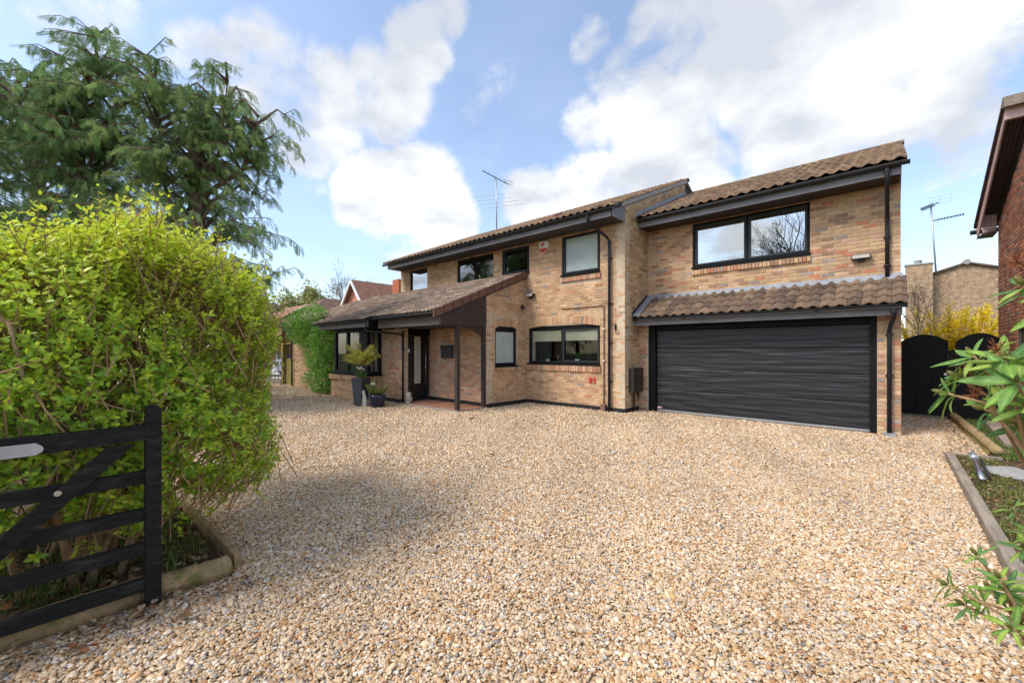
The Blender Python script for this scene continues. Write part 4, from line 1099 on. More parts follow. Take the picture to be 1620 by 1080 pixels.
t = root_at('standard_tree', 'small standard tree with feathery lime yellow crown in the tall planter', 'small tree', (PX, PY, .79))
stem = MB(); stem.tube([(PX, PY, .79), (PX + .01, PY, 1.0), (PX, PY, 1.25)], [.016, .014, .012], 7)
tips = []
for k in range(80):
    a = rnd.uniform(0, 6.28); e = rnd.uniform(.15, 1.1); L = rnd.uniform(.34, .66)
    p0 = Vector((PX, PY, rnd.uniform(1.12, 1.30))); d = Vector((cos(a) * cos(e), sin(a) * cos(e), sin(e)))
    p1 = p0 + d * L * .5; p2 = p0 + d * L + Vector((0, 0, -.03 * L))
    stem.tube([p0, p1, p2], [.006, .0045, .002], 4); tips.append((p0, p1, p2))
part('stem', stem, M_TWIG, t, True)
def tipf(i):
    a, b, c = tips[i % len(tips)]; u = rnd.uniform(.25, 1.0)
    p = a.lerp(b, u * 2) if u < .5 else b.lerp(c, u * 2 - 1)
    return (p.x + rnd.gauss(0, .02), p.y + rnd.gauss(0, .02), p.z + rnd.gauss(0, .02))
V, F, C = leaf_quads(4200, tipf, (.03, .06), [(.56, .56, .08), (.62, .60, .11), (.46, .50, .08), (.52, .44, .12)])
link('crown', big_mesh('crown', V, F, C, M_LEAF), t)

def tulips(lab, x, y, z, n, spread, hgt):
    t = root_at('tulip_clump', lab, 'tulips', (x, y, z))
    lf = MB(); st = MB()
    for k in range(n * 4):
        a = rnd.uniform(0, 6.28); rr = rnd.uniform(0, spread); p = Vector((x + rr * cos(a), y + rr * sin(a), z))
        l = rnd.uniform(.5, 1) * hgt; d = Vector((cos(a) * .45, sin(a) * .45, 1)).normalized(); s = Vector((-sin(a), cos(a), 0)) * .02
        q = p + d * l * .5; w = p + d * l + Vector((cos(a), sin(a), -.3)) * .04
        lf.add([p - s * .6, p + s * .6, q + s, w, q - s], [(0, 1, 2, 4), (2, 3, 4)], (.07 * rnd.uniform(.8, 1.3), .20, .04))
    part('leaves', lf, M_LEAF, t)
    for k in range(n):
        a = k * 2.4; rr = spread * (.3 + .7 * ((k * 37) % 10) / 10); p = Vector((x + rr * cos(a), y + rr * sin(a), z)); h = hgt * rnd.uniform(.85, 1.2)
        q = p + Vector((rnd.uniform(-.03, .03), rnd.uniform(-.03, .03), h)); st.tube([p, q], .004, 5, (.1, .2, .05))
        part('flower', MB().lathe([(.008, 0), (.026, .015), (.030, .04), (.018, .065), (.008, .07)], q, 8, (.75, .74, .62)), M_PETAL, t, True)
    part('stems', st, M_LEAF, t)
tulips('white tulips growing round the foot of the standard tree', PX, PY, .79, 6, .15, .22)

BX, BY = -10.52, 6.05
t = root_at('blue_pot', 'glazed dark blue round pot standing on the gravel', 'pot', (BX, BY, 0))
part('body', MB().lathe([(.165, 0), (.20, .12), (.225, .27), (.24, .30), (.24, .335), (.21, .335), (.205, .29)], (BX, BY, -.005), 20), M_BLUEPOT, t, True)
part('compost', MB().lathe([(.19, 0), (.19, .012)], (BX, BY, .28), 14), M_SOIL, t)
t = root_at('pot_shrub', 'bushy light green shrub growing in the blue pot', 'shrub', (BX, BY, .29))
st = MB(); tips2 = []
for k in range(30):
    a = rnd.uniform(0, 6.28); e = rnd.uniform(.75, 1.45); L = rnd.uniform(.2, .46); d = Vector((cos(a) * cos(e), sin(a) * cos(e), sin(e)))
    p0 = Vector((BX + .08 * cos(a), BY + .08 * sin(a), .29)); p2 = p0 + d * L; st.tube([p0, p0 + d * L * .5, p2], [.005, .004, .002], 4); tips2.append((p0, p0 + d * L * .5, p2))
part('stems', st, M_TWIG, t, True)
tips_keep = tips; tips = tips2
V, F, C = leaf_quads(900, tipf, (.03, .06), [(.16, .24, .04), (.22, .28, .05), (.12, .2, .03), (.26, .27, .06)])
link('foliage', big_mesh('foliage', V, F, C, M_LEAF), t); tips = tips_keep
tulips('white tulips among the shrub in the blue pot', BX - .06, BY - .08, .29, 3, .12, .30)

# cat figure by the planter, owl figure by the door
def skinned(name, verts, edges, radii, mat, parent, sub=2, root=0):
    me = bpy.data.meshes.new(name); me.from_pydata(verts, edges, [])
    o = bpy.data.objects.new(name, me); COL.objects.link(o)
    o.parent = parent
    sk = o.modifiers.new('skin', 'SKIN'); sk.use_smooth_shade = True
    for i, v in enumerate(me.skin_vertices[0].data):
        v.radius = (radii[i], radii[i]); v.use_root = (i == root)
    ss = o.modifiers.new('sub', 'SUBSURF'); ss.levels = ss.render_levels = sub
    me.materials.append(mat); return o
t = root_at('cat_ornament', 'slim grey stone cat ornament sitting beside the tall planter', 'ornament', (-10.77, 5.82, 0))
t.rotation_euler = (0, 0, -1.0)
skinned('figure', [(0, .03, .05), (0, .02, .16), (0, -.01, .28), (0, -.02, .36), (0, -.045, .41), (0, -.085, .40), (.03, -.06, .02), (.03, -.045, .16), (-.03, -.06, .02), (-.03, -.045, .16), (.07, .07, .03), (.02, .13, .02), (.025, -.03, .455), (-.025, -.03, .455), (.05, .03, .05), (-.05, .03, .05)],
        [(0, 1), (1, 2), (2, 3), (3, 4), (4, 5), (2, 7), (7, 6), (2, 9), (9, 8), (0, 10), (10, 11), (4, 12), (4, 13), (0, 14), (0, 15)],
        [.075, .065, .05, .036, .045, .024, .02, .022, .02, .022, .018, .012, .009, .009, .05, .05], M_STONE, t)
t = root_at('owl_ornament', 'squat pale stone owl ornament on the porch by the front door', 'ornament', (-10.36, 6.97, .0))
t.rotation_euler = (0, 0, .6)
skinned('figure', [(0, 0, .05), (0, 0, .13), (0, 0, .20), (0, -.02, .275), (0, -.085, .265), (.06, -.01, .345), (-.06, -.01, .345), (.10, .0, .12), (-.10, 0, .12), (.05, -.08, .02), (-.05, -.08, .02)],
        [(0, 1), (1, 2), (2, 3), (3, 4), (3, 5), (3, 6), (1, 7), (1, 8), (0, 9), (0, 10)],
        [.085, .10, .085, .075, .012, .014, .014, .04, .04, .03, .03], M_STONE, t)

# ------------------------------------------------------------------ aerials
def yagi(mb, c, d, n, el, up, step):
    c = Vector(c); d = Vector(d).normalized(); up = Vector(up).normalized()
    L = step * (n - 1); mb.bar(c - d * L / 2, c + d * L / 2, .022)
    for i in range(n):
        p = c + d * (-L / 2 + i * step); mb.bar(p - up * el * (.5 + .12 * (i == 0)), p + up * el * (.5 + .12 * (i == 0)), .011)
t = root_at('television_aerial', 'tall thin television aerial on the main roof ridge', 'aerial', (-13.3, 13.74, 7.0))
part('mast', MB().tube([(-13.4, 13.74, 7.0), (-13.42, 13.74, 9.42)], .028, 7), M_ALU, t, True)
mb = MB(); mb.bar((-14.1, 13.5, 9.95), (-12.85, 13.95, 9.10), .035)
for i in range(9):
    q = Vector((-14.05, 13.52, 9.92)).lerp(Vector((-12.95, 13.92, 9.17)), i / 8); mb.bar(q + Vector((-.03, .07, -.02)), q - Vector((-.03, .07, -.02)), .01)
mb.tube([(-13.5, 13.7, 9.55), (-13.45, 13.72, 9.35), (-13.42, 13.74, 9.30)], .012, 5)
part('array', mb, M_GUTTER, t)
mb = MB()
for k in range(3):
    mb.bar((-12.86 + k * .03, 13.85, 9.26 - k * .09), (-12.78 + k * .03, 14.15, 9.26 - k * .09), .012); mb.bar((-12.86 + k * .03, 13.85, 9.26 - k * .09), (-12.9 + k * .03, 13.65, 9.26 - k * .09), .012)
part('reflector', mb, M_ALU, t)
mb = MB(); a, b = Vector((-13.98, 13.5, 8.72)), Vector((-12.95, 13.95, 8.15)); mb.bar(a, b, .026)
for i in range(4):
    q = a.lerp(b, i / 3); mb.bar(q + Vector((-.75, -.55, -.08)), q + Vector((.75, .55, .08)), .012)
part('lower_array', mb, M_ALU, t)

# ------------------------------------------------------------------ side gates between the houses
def side_gate(lab, x0, x1, y, zs, zm):
    t = root_at('side_gate', lab, 'gate', ((x0 + x1) / 2, y, 0), 'black side gates between the houses')
    n = max(4, round((x1 - x0) / .125)); st = (x1 - x0) / n
    def top(x):
        u = (x - (x0 + x1) / 2) / ((x1 - x0) / 2); return zs + (zm - zs) * (1 - u * u)
    for i in range(n):
        a, b = x0 + i * st - (.008 if i % 2 else -.0), x0 + (i + 1) * st + (.008 if i % 2 else 0)
        a, b = max(a, x0), min(b, x1)
        part('board', MB().prism([(a, y, .07), (b, y, .07), (b, y, top(b)), ((a + b) / 2, y, top((a + b) / 2)), (a, y, top(a))], (0, .016, 0)) if i % 2 == 0 else MB().prism([(a, y + .0165, .07), (b, y + .0165, .07), (b, y + .0165, top(b)), ((a + b) / 2, y + .0165, top((a + b) / 2)), (a, y + .0165, top(a))], (0, .016, 0)), M_BLACK, t)
    for z in (.3, 1.0, 1.6): part('ledge', MB().box(x0, x1, y + .034, y + .064, z, z + .1), M_BLACK, t)
    return t
g = side_gate('black arched boarded side gate beside the garage wall', .20, .99, 13.6, 1.76, 1.93)
part('latch', MB().tube([(.94, 13.58, 1.02), (.94, 13.55, 1.02)], .03, 8), M_STEEL, g)
g = side_gate('black arched boarded side gate beside the red brick house', 1.10, 1.84, 13.6, 1.74, 1.94)
part('latch', MB().tube([(1.16, 13.6, 1.0), (1.16, 13.56, 1.0), (1.25, 13.56, 1.0)], .012, 6), M_STEEL, g)
t = root_at('gate_infill', 'narrow black boarded gap between the two arched gates', 'fence panel', (1.045, 13.62, 0))
part('board', MB().box(.995, 1.045, 13.63, 13.655, 0, 1.56), M_BLACK, t); part('board', MB().box(1.05, 1.097, 13.63, 13.655, 0, 1.57), M_BLACK, t)

# ------------------------------------------------------------------ field gate in the foreground, standing open
GX = -3.39
t = root_at('field_gate', 'black painted five bar wooden field gate standing open in front of the hedge', 'gate', (GX, .40, 0))
st = MB()
prof = [(-.037, 0.0), (.037, 0.0), (.037, 1.185)] + [(.037 * cos(a), 1.185 + .037 * sin(a)) for a in [pi * k / 8 for k in range(1, 8)]] + [(-.037, 1.185)]
st.prism([(GX + .040, .42 + y, z) for y, z in prof], (-.08, 0, 0)); part('stile', st, M_WOODGATE, t)
def rail(y0, y1, zlo, zhi, x0, x1): part('rail', MB().box(x0, x1, y0, y1, zlo, zhi), M_WOODGATE, t)
GL = -2.6
part('rail', MB().prism([(GX + .036, y, z) for y, z in ((.383, 1.016), (.383, 1.102), (-2.6, 1.105), (-2.6, .945))], (-.072, 0, 0)), M_WOODGATE, t)
for z in (.785, .556, .347, .128): rail(GL, .383, z - .038, z + .038, GX - .018, GX + .018)
part('brace', MB().prism([(GX + .022, y, z) for y, z in ((.335, 1.0), (.215, 1.0), (-.70, .09), (-.60, .065))], (.024, 0, 0)), M_WOODGATE, t)
for (y, z) in ((.02, .785), (-.20, .556), (-.42, .347)):
    part('bolt', MB().tube([(GX + .046, y, z), (GX + .052, y, z)], .016, 8), M_STEEL, t)
part('latch_plate', MB().prism([(GX + .0405, y, z) for y, z in [(-.20, 1.005), (-.06, 1.005), (-.035, 1.02), (-.03, 1.035), (-.035, 1.05), (-.06, 1.07), (-.20, 1.07)]][::-1], (.004, 0, 0)), M_ALU, t)
part('plate_bolt', MB().tube([(GX + .0445, -.115, 1.037), (GX + .050, -.115, 1.037)], .012, 8), M_ALU, t)

def log(lab, a, b, r, flat=0.0, name='edging_log', mat=None, group='log edgings', seed=0):
    a, b = Vector(a), Vector(b); n = 14; pts = []; R = random.Random(seed)
    for i in range(n + 1):
        p = a.lerp(b, i / n); pts.append(p + Vector((R.uniform(-.006, .006), R.uniform(-.006, .006), R.uniform(-.004, .004))))
    mb = MB(); mb.tube(pts, [r * R.uniform(.93, 1.06) for _ in pts], 12); return solo(name, mb, mat or M_LOG, lab, 'log', group, True)
log('long mossy half round log under the open field gate', (GX - .10, .38, .045), (GX - .16, -3.2, .03), .085, seed=1)
log('short barked log running from the gate post to the bed corner', (GX - .10, .40, .04), (GX - .08, .83, .035), .072, seed=2)
solo('edging_board', MB().obox((-4.3, .875, .02), (1, .02, 0), (-.02, 1, 0), (0, 0, 1), .84, .020, .085), M_LOG, 'grey timber board ending the hedge bed at the drive', 'board', 'timber edgings')
# right hand edgings
solo('edging_board', MB().obox((.645, 6.45, .03), (0, 1, 0), (1, 0, 0), (0, 0, 1), 2.3, .042, .055), M_LOG_GREY, 'long grey timber edging along the right side of the drive', 'board', 'timber edgings')
solo('edging_board', MB().obox((.92, 8.96, .0), (1, .25, 0), (-.25, 1, 0), (0, 0, 1), .26, .03, .045), M_LOG_GREY, 'short dark timber across the end of the right border', 'board', 'timber edgings')
log('rounded log beside the shaded side path', (1.17, 9.2, .10), (1.06, 14.0, .10), .065, seed=3)
log('lower mossy log under the rounded log beside the side path', (1.145, 9.45, .0), (1.03, 14.0, .0), .05, seed=4, mat=M_TIMBER)

t = root_at('garden_spotlight', 'fallen metal garden spotlight lying in the right border', 'spotlight', (.82, 8.0, .05))
part('body', MB().tube([(.80, 7.25, .06), (.81, 7.7, .11), (.82, 8.05, .15)], .030, 12), M_STEEL, t, True)
part('head', MB().tube([(.82, 8.05, .15), (.825, 8.25, .175)], .040, 12), M_ALU, t, True)
part('fin', MB().bar((.86, 7.3, .08), (.87, 8.0, .16), .02, .03), M_GUTTER, t)
def stone(lab, c, r, flat, seed):
    R = random.Random(seed); bm = bmesh.new(); bmesh.ops.create_icosphere(bm, subdivisions=3, radius=1)
    for v in bm.verts:
        k = 1 + .16 * math.sin(v.co.x * 3 + seed) * math.cos(v.co.y * 4 + seed * 2) + R.uniform(-.03, .03)
        v.co = Vector((c[0] + v.co.x * r * k, c[1] + v.co.y * r * k * 1.6, c[2] + max(-.4, v.co.z) * r * flat * k))
    me = bpy.data.meshes.new('stone'); bm.to_mesh(me); bm.free(); me.materials.append(M_CONC); label(link('stone', me), lab, 'stone', 'stones in the right border')
stone('pale flat stone slab in the right border behind the spotlight', (1.10, 8.05, .03), .22, .18, 3)
stone('long grey stone slab beside the rounded log', (1.62, 11.2, .04), .26, .2, 5)
solo('sleeper', MB().obox((1.52, 11.6, .06), (.04, 1, 0), (-1, .04, 0), (0, 0, 1), 1.5, .12, .05), M_LOG_GREY, 'weathered sleeper lying behind the border beside the red brick house', 'sleeper')
# ------------------------------------------------------------------ neighbouring houses
NB = thing('neighbour_house', 'dark red brick house at the right edge with pink bargeboard and dark boarded soffit', 'house', (1.9, 13.3, 0))
NREC = []
def ntop(s): return 4.50 + .43 * (14.58 - s) * .90
NW = wall(NB, 'gable_wall', 'y', 1.85, -1, 12.0, 14.58, 0, 4.4, holes=[(12.0, 12.62, 1.05, 2.06)], skip=[(12.0, 12.85, 2.05, 2.14)], top=ntop, pal='dark', mortar=M_MORTAR_DARK, recs=NREC)
wall(NB, 'front_wall', 'x', 12.0, -1, 1.87, 7.5, 0, 5.5, pal='dark', mortar=M_MORTAR_DARK, recs=NREC)
lay_bricks(NREC, 200)
wall(NB, 'back_wall', 'x', 14.58, 1, 1.87, 7.5, 0, 4.5, pal='dark', bricks=False, mortar=M_MORTAR_DARK)
def nz(y): return 4.46 + .43 * (15.36 - y)
rf = MB(); rf.prism([(1.58, 15.42, nz(15.42) + .14), (7.6, 15.42, nz(15.42) + .14), (7.6, 11.95, nz(11.95) + .14), (1.58, 11.95, nz(11.95) + .14)], (0, 0, .05), (.14, .10, .09))
roof_n = part('roof', rf, M_TILE, NB)
for i in range(13):
    y = 15.42 - i * .267; mb = MB()
    mb.prism([(1.555, y, nz(y) + .15), (1.555, y - .275, nz(y - .275) + .15), (1.555, y - .275, nz(y - .275) + .225), (1.555, y, nz(y) + .235)], (.30, 0, 0), rnd.choice([(.10, .075, .075), (.13, .09, .085), (.085, .065, .07)]))
    part('verge_tile', mb, M_TILE, roof_n)
for i in range(8):
    x = 1.56 + i * .3; part('ridge_tile', MB().prism([(x, 12.05, nz(11.95) + .20), (x, 11.90, nz(11.95) + .32), (x, 11.78, nz(11.95) + .30), (x, 11.74, nz(11.95) + .10), (x, 11.80, nz(11.95) + .10)], (.29, 0, 0), (.22, .18, .14)), M_TILE, roof_n)
part('bargeboard', MB().prism([(1.60, 15.36, 4.30), (1.60, 15.36, nz(15.36) + .15), (1.60, 12.0, nz(12.0) + .15), (1.60, 12.0, nz(12.0) - .03), (1.60, 15.2, 4.30)], (.025, 0, 0)), M_PINKWOOD, NB)
part('fascia', MB().box(1.60, 7.5, 11.9, 11.99, nz(12.0) - .06, nz(12.0) + .16), M_PINKWOOD, NB)
for i in range(4):
    x = 1.630 + i * .056; part('soffit_board', MB().prism([(x, 15.2, nz(15.2) + .03), (x, 12.0, nz(12.0) + .03), (x + .050, 12.0, nz(12.0) + .03), (x + .050, 15.2, nz(15.2) + .03)], (0, 0, .02)), M_SOFFBOARD, NB)
part('soffit_back', MB().prism([(1.627, 15.2, nz(15.2) + .06), (1.627, 12.0, nz(12.0) + .06), (1.86, 12.0, nz(12.0) + .06), (1.86, 15.2, nz(15.2) + .06)], (0, 0, .02)), M_BLACK, NB)
for i in range(6):
    x = 1.630 + i * .038; part('box_board', MB().box(x, x + .033, 14.78, 14.80, 4.34, nz(14.79) + .03), M_PINKWOOD, NB)
part('eaves_soffit', MB().box(1.628, 1.86, 14.77, 15.34, 4.30, 4.335), M_SOFFBOARD, NB)
part('gutter', MB().tube([(1.5, 15.46, 4.50), (7.6, 15.46, 4.50)], .055, 10), M_GUTTER, NB)
nwf = MB(); nwf.box(1.90, 1.97, 12.0, 12.06, 1.05, 2.06).box(1.90, 1.97, 12.55, 12.62, 1.05, 2.06).box(1.90, 1.97, 12.06, 12.55, 1.05, 1.12).box(1.90, 1.97, 12.06, 12.55, 1.99, 2.06)
nwin = part('window', nwf, M_BROWNWOOD, NB); part('pane', MB().box(1.93, 1.935, 12.06, 12.55, 1.12, 1.99), M_GLASS_SKY, nwin)
part('lintel', MB().box(1.83, 1.88, 11.995, 12.82, 2.06, 2.13), M_TIMBER, NB)

def far_brick_mat(name, c1, c2, mortar, ax='xz'):
    m = pmat(name, c1, rough=.9, var=.42, vscale=5); t = m.node_tree; nd = t.nodes; ln = t.links
    bt = nd.new('ShaderNodeTexBrick'); bt.inputs['Scale'].default_value = 1.0; bt.inputs['Brick Width'].default_value = .225; bt.inputs['Row Height'].default_value = .075; bt.inputs['Mortar Size'].default_value = .009
    bt.inputs['Color1'].default_value = (*c1, 1); bt.inputs['Color2'].default_value = (*c2, 1); bt.inputs['Mortar'].default_value = (*mortar, 1); bt.inputs['Bias'].default_value = -.1
    g = nd.new('ShaderNodeNewGeometry'); s = nd.new('ShaderNodeSeparateXYZ'); c = nd.new('ShaderNodeCombineXYZ'); ln.new(g.outputs['Position'], s.inputs[0])
    a = nd.new('ShaderNodeMath'); ln.new(s.outputs[0], a.inputs[0]); ln.new(s.outputs[1], a.inputs[1]); ln.new(a.outputs[0], c.inputs[0]); ln.new(s.outputs[2], c.inputs[1]); ln.new(c.outputs[0], bt.inputs['Vector'])
    mix = [n for n in nd if n.type == 'MIX'][0]; ln.new(bt.outputs['Color'], mix.inputs['A'])
    return m
M_FARBUFF = far_brick_mat('far buff brick', (.42, .275, .16), (.28, .16, .09), (.42, .34, .24))
M_FARRED = far_brick_mat('far red brick wall', (.40, .125, .065), (.33, .10, .06), (.38, .28, .2))
def fartile_mat(name, c):
    m = pmat(name, c, rough=.9, var=.22, vscale=2.2, spec=.1); t = m.node_tree; nd = t.nodes; ln = t.links; p = nd['Principled BSDF']
    g = nd.new('ShaderNodeNewGeometry'); s = nd.new('ShaderNodeSeparateXYZ'); ln.new(g.outputs['Position'], s.inputs[0])
    w = nd.new('ShaderNodeMath'); w.operation = 'FRACT'; k = nd.new('ShaderNodeMath'); k.operation = 'MULTIPLY'; k.inputs[1].default_value = 9; ln.new(s.outputs[2], k.inputs[0]); ln.new(k.outputs[0], w.inputs[0])
    b = nd.new('ShaderNodeBump'); b.inputs['Strength'].default_value = .6; b.inputs['Distance'].default_value = .03; ln.new(w.outputs[0], b.inputs['Height']); ln.new(b.outputs[0], p.inputs['Normal'])
    return m
M_FARTILE = fartile_mat('far brown tile', (.17, .115, .085)); M_FARTILE_RED = fartile_mat('far red tile', (.30, .155, .11))

def gable_roof(mb, x0, x1, y0, y1, ze, zr, along='y', th=.12, over=.0):
    if along == 'y':
        m = (x0 + x1) / 2
        mb.prism([(x0, y0, ze), (m, y0, zr), (m, y0, zr + th), (x0, y0, ze + th)], (0, y1 - y0, 0)); mb.prism([(m, y0, zr), (x1, y0, ze), (x1, y0, ze + th), (m, y0, zr + th)], (0, y1 - y0, 0))
    else:
        m = (y0 + y1) / 2
        mb.prism([(x0, y0, ze), (x0, m, zr), (x0, m, zr + th), (x0, y0, ze + th)], (x1 - x0, 0, 0)); mb.prism([(x0, m, zr), (x0, y1, ze), (x0, y1, ze + th), (x0, m, zr + th)], (x1 - x0, 0, 0))
# house behind, between the two gables
RH = thing('rear_house', 'distant buff brick gable with a wide chimney stack behind the side gates', 'house', (3.2, 34, 0))
part('gable_wall', MB().prism([(1.5, 34, 0), (5.2, 34, 0), (5.2, 34, 5.66), (3.17, 34, 6.34), (1.5, 34, 5.78)], (0, 6, 0)), M_FARBUFF, RH)
rr = MB(); rr.prism([(1.2, 33.85, 5.70), (3.17, 33.85, 6.36), (3.17, 33.85, 6.46), (1.2, 33.85, 5.80)], (0, 6.4, 0)); rr.prism([(3.17, 33.85, 6.36), (5.5, 33.85, 5.58), (5.5, 33.85, 5.68), (3.17, 33.85, 6.46)], (0, 6.4, 0))
rroof = part('roof', rr, M_FARTILE, RH)
part('ridge_tile', MB().tube([(3.17, 33.8, 6.44), (3.17, 40.2, 6.44)], .15, 10, (.2, .16, .12)), M_CONC, rroof)
ch = part('chimney', MB().box(.70, 1.82, 33.4, 34.0, 0, 6.46), M_FARBUFF, RH)
part('chimney_cap', MB().box(.66, 1.86, 33.36, 34.04, 6.46, 6.54), M_CONC, ch); part('chimney_pot', MB().lathe([(.18, 0), (.16, .16), (.19, .17), (.19, .2)], (1.23, 33.7, 6.54), 10), M_CONC, ch)
t = thing('television_aerial', 'slender television aerial rising behind the chimney of the rear house', 'aerial', (1.95, 34.1, 5.9))
part('mast', MB().tube([(2.0, 34.1, 5.8), (1.78, 34.1, 9.85)], .045, 6), M_ALU, t, True)
mb = MB(); mb.bar((1.35, 33.6, 9.65), (2.1, 34.4, 10.1), .05)
for i in range(9): q = Vector((1.38, 33.63, 9.67)).lerp(Vector((1.9, 34.2, 9.97)), i / 8); mb.bar(q + Vector((.05, -.05, -.11)), q - Vector((.05, -.05, -.11)), .03)
mb.bar((1.85, 34.1, 9.02), (3.1, 34.1, 9.14), .045)
for i in range(9): q = Vector((2.1, 34.1, 9.04)).lerp(Vector((3.05, 34.1, 9.13)), i / 8); mb.bar(q + Vector((0, 0, -.08)), q + Vector((0, 0, .08)), .03)
part('array', mb, M_GUTTER, t)
mb = MB()
for z in (9.95, 10.15, 10.35): mb.bar((1.75, 34.15, z), (2.6, 34.15, z + .05), .018)
for x in (1.75, 2.18, 2.6): mb.bar((x, 34.15, 9.9), (x, 34.15, 10.42), .018)
mb.bar((1.95, 34.1, 9.05), (2.25, 34.1, 8.6), .02); mb.bar((1.95, 34.1, 9.05), (2.25, 34.1, 9.45), .02)
part('reflector', mb, M_ALU, t)

# red houses beyond the railings on the left
t = thing('gabled_house', 'red rendered house with a steep gable and white bargeboards beyond the entrance roof', 'house', (-30.5, 19, 0))
part('wall', MB().prism([(-31.9, 15.7, 0), (-29.1, 15.7, 0), (-29.1, 15.7, 5.1), (-30.5, 15.7, 6.75), (-31.9, 15.7, 5.1)], (0, 9, 0)), M_RENDER, t)
mb = MB(); gable_roof(mb, -32.3, -28.7, 15.35, 25, 4.75, 6.85); rfx = part('roof', mb, M_FARTILE_RED, t)
part('bargeboard', MB().prism([(-32.25, 15.25, 4.70), (-30.5, 15.25, 6.74), (-30.5, 15.25, 6.95), (-32.25, 15.25, 4.95)], (0, .10, 0)), M_WHITE, t)
part('bargeboard', MB().prism([(-28.75, 15.25, 4.70), (-30.5, 15.25, 6.74), (-30.5, 15.25, 6.95), (-28.75, 15.25, 4.95)][::-1], (0, .10, 0)), M_WHITE, t)
t = thing('hipped_house', 'house with a brown hipped tile roof and white eaves left of the red gable', 'house', (-41, 19, 0))
part('wall', MB().box(-44, -38.3, 15.9, 24, 0, 4.75), M_RENDER, t)
mb = MB(); v = [(-44.6, 15.5, 4.9), (-37.99, 15.5, 4.9), (-37.99, 24.5, 4.9), (-44.6, 24.5, 4.9), (-41.3, 18.9, 7.0), (-41.3, 21.5, 7.0)]
v[4] = (-40.4, 17.6, 6.6); v[5] = (-40.4, 22.5, 6.6)
mb.add(v, [(0, 1, 4), (1, 2, 5, 4), (2, 3, 5), (3, 0, 4, 5), (0, 3, 2, 1)]); part('roof', mb, M_FARTILE, t)
part('fascia', MB().box(-44.6, -38.0, 15.46, 15.55, 4.68, 4.9).box(-38.04, -37.95, 15.56, 24.5, 4.68, 4.9), M_WHITE, t)
t = thing('red_house', 'red brick house with pinkish tile roofs beyond the metal railings', 'house', (-46, 14, 0))
part('wall', MB().box(-49, -41.2, 13.0, 21, 0, 2.0).box(-49, -43.4, 14.5, 21, 2.0, 4.6), M_FARRED, t)
mb = MB(); mb.prism([(-49.5, 12.5, 1.75), (-40.9, 12.5, 1.75), (-40.9, 14.9, 3.8), (-49.5, 14.9, 3.8)], (0, 0, .1)); rfr = part('roof', mb, M_FARTILE_RED, t)
mb = MB(); gable_roof(mb, -49.5, -42.4, 14.2, 20.5, 4.4, 6.1, 'x'); part('upper_roof', mb, M_FARTILE_RED, t)
part('bargeboard', MB().prism([(-43.2, 14.1, 4.2), (-43.2, 17, 5.9), (-43.2, 17, 6.1), (-43.2, 14.1, 4.4)], (.1, 0, 0)).prism([(-44.6, 14.0, 4.0), (-43.2, 14.0, 3.4), (-43.2, 14.0, 3.6), (-44.6, 14.0, 4.2)], (0, .1, 0)), M_WHITE, t)
wd = MB(); wd.lathe([(.0, 0), (.01, 0)], (-43.5, 12.97, .9), 4); part('window', MB().prism([(-43.9, 12.96, .3), (-43.3, 12.96, .3), (-43.3, 12.96, 1.3), (-43.45, 12.96, 1.5), (-43.75, 12.96, 1.5), (-43.9, 12.96, 1.3)], (0, .05, 0)), M_FRAME_GREY, t)

# metal railings, post and timber gate at the far end of the drive
t = thing('metal_railings', 'black metal bar railings on a low timber kerb at the far end of the drive', 'railing', (-22.0, 6.6, 0))
A, B = Vector((-22.9, 6.0, 0)), Vector((-21.0, 7.2, 0))
part('kerb', MB().obox((A + B) / 2 + Vector((0, 0, .08)), (B - A).normalized(), Vector((-.53, .85, 0)), (0, 0, 1), (B - A).length / 2, .08, .13), M_LOG_GREY, t)
for i in range(13): p = A.lerp(B, i / 12); part('bar', MB().tube([p + Vector((0, 0, .18)), p + Vector((0, 0, 1.5))], .013, 6), M_BLACK, t)
part('rail', MB().bar(A + Vector((0, 0, .24)), B + Vector((0, 0, .24)), .03), M_BLACK, t); part('rail', MB().bar(A + Vector((0, 0, 1.38)), B + Vector((0, 0, 1.38)), .03), M_BLACK, t)
t = thing('side_screen', 'mossy timber gate post and dark boarded gate beside the wing wall', 'gate', (-20.6, 7.2, 0))
part('post', MB().box(-20.98, -20.80, 7.16, 7.34, 0, 1.94), M_TIMBER, t)
for i in range(4): part('board', MB().box(-20.78 + i * .17, -20.62 + i * .17, 7.3, 7.33, 0, 1.18), M_TIMBER, t)
for i in range(4): part('bar', MB().box(-20.7 + i * .18, -20.67 + i * .18, 7.30, 7.33, 1.185, 1.9), M_BLACK, t)
part('top_rail', MB().box(-20.79, -20.05, 7.29, 7.34, 1.84, 1.92), M_TIMBER, t)

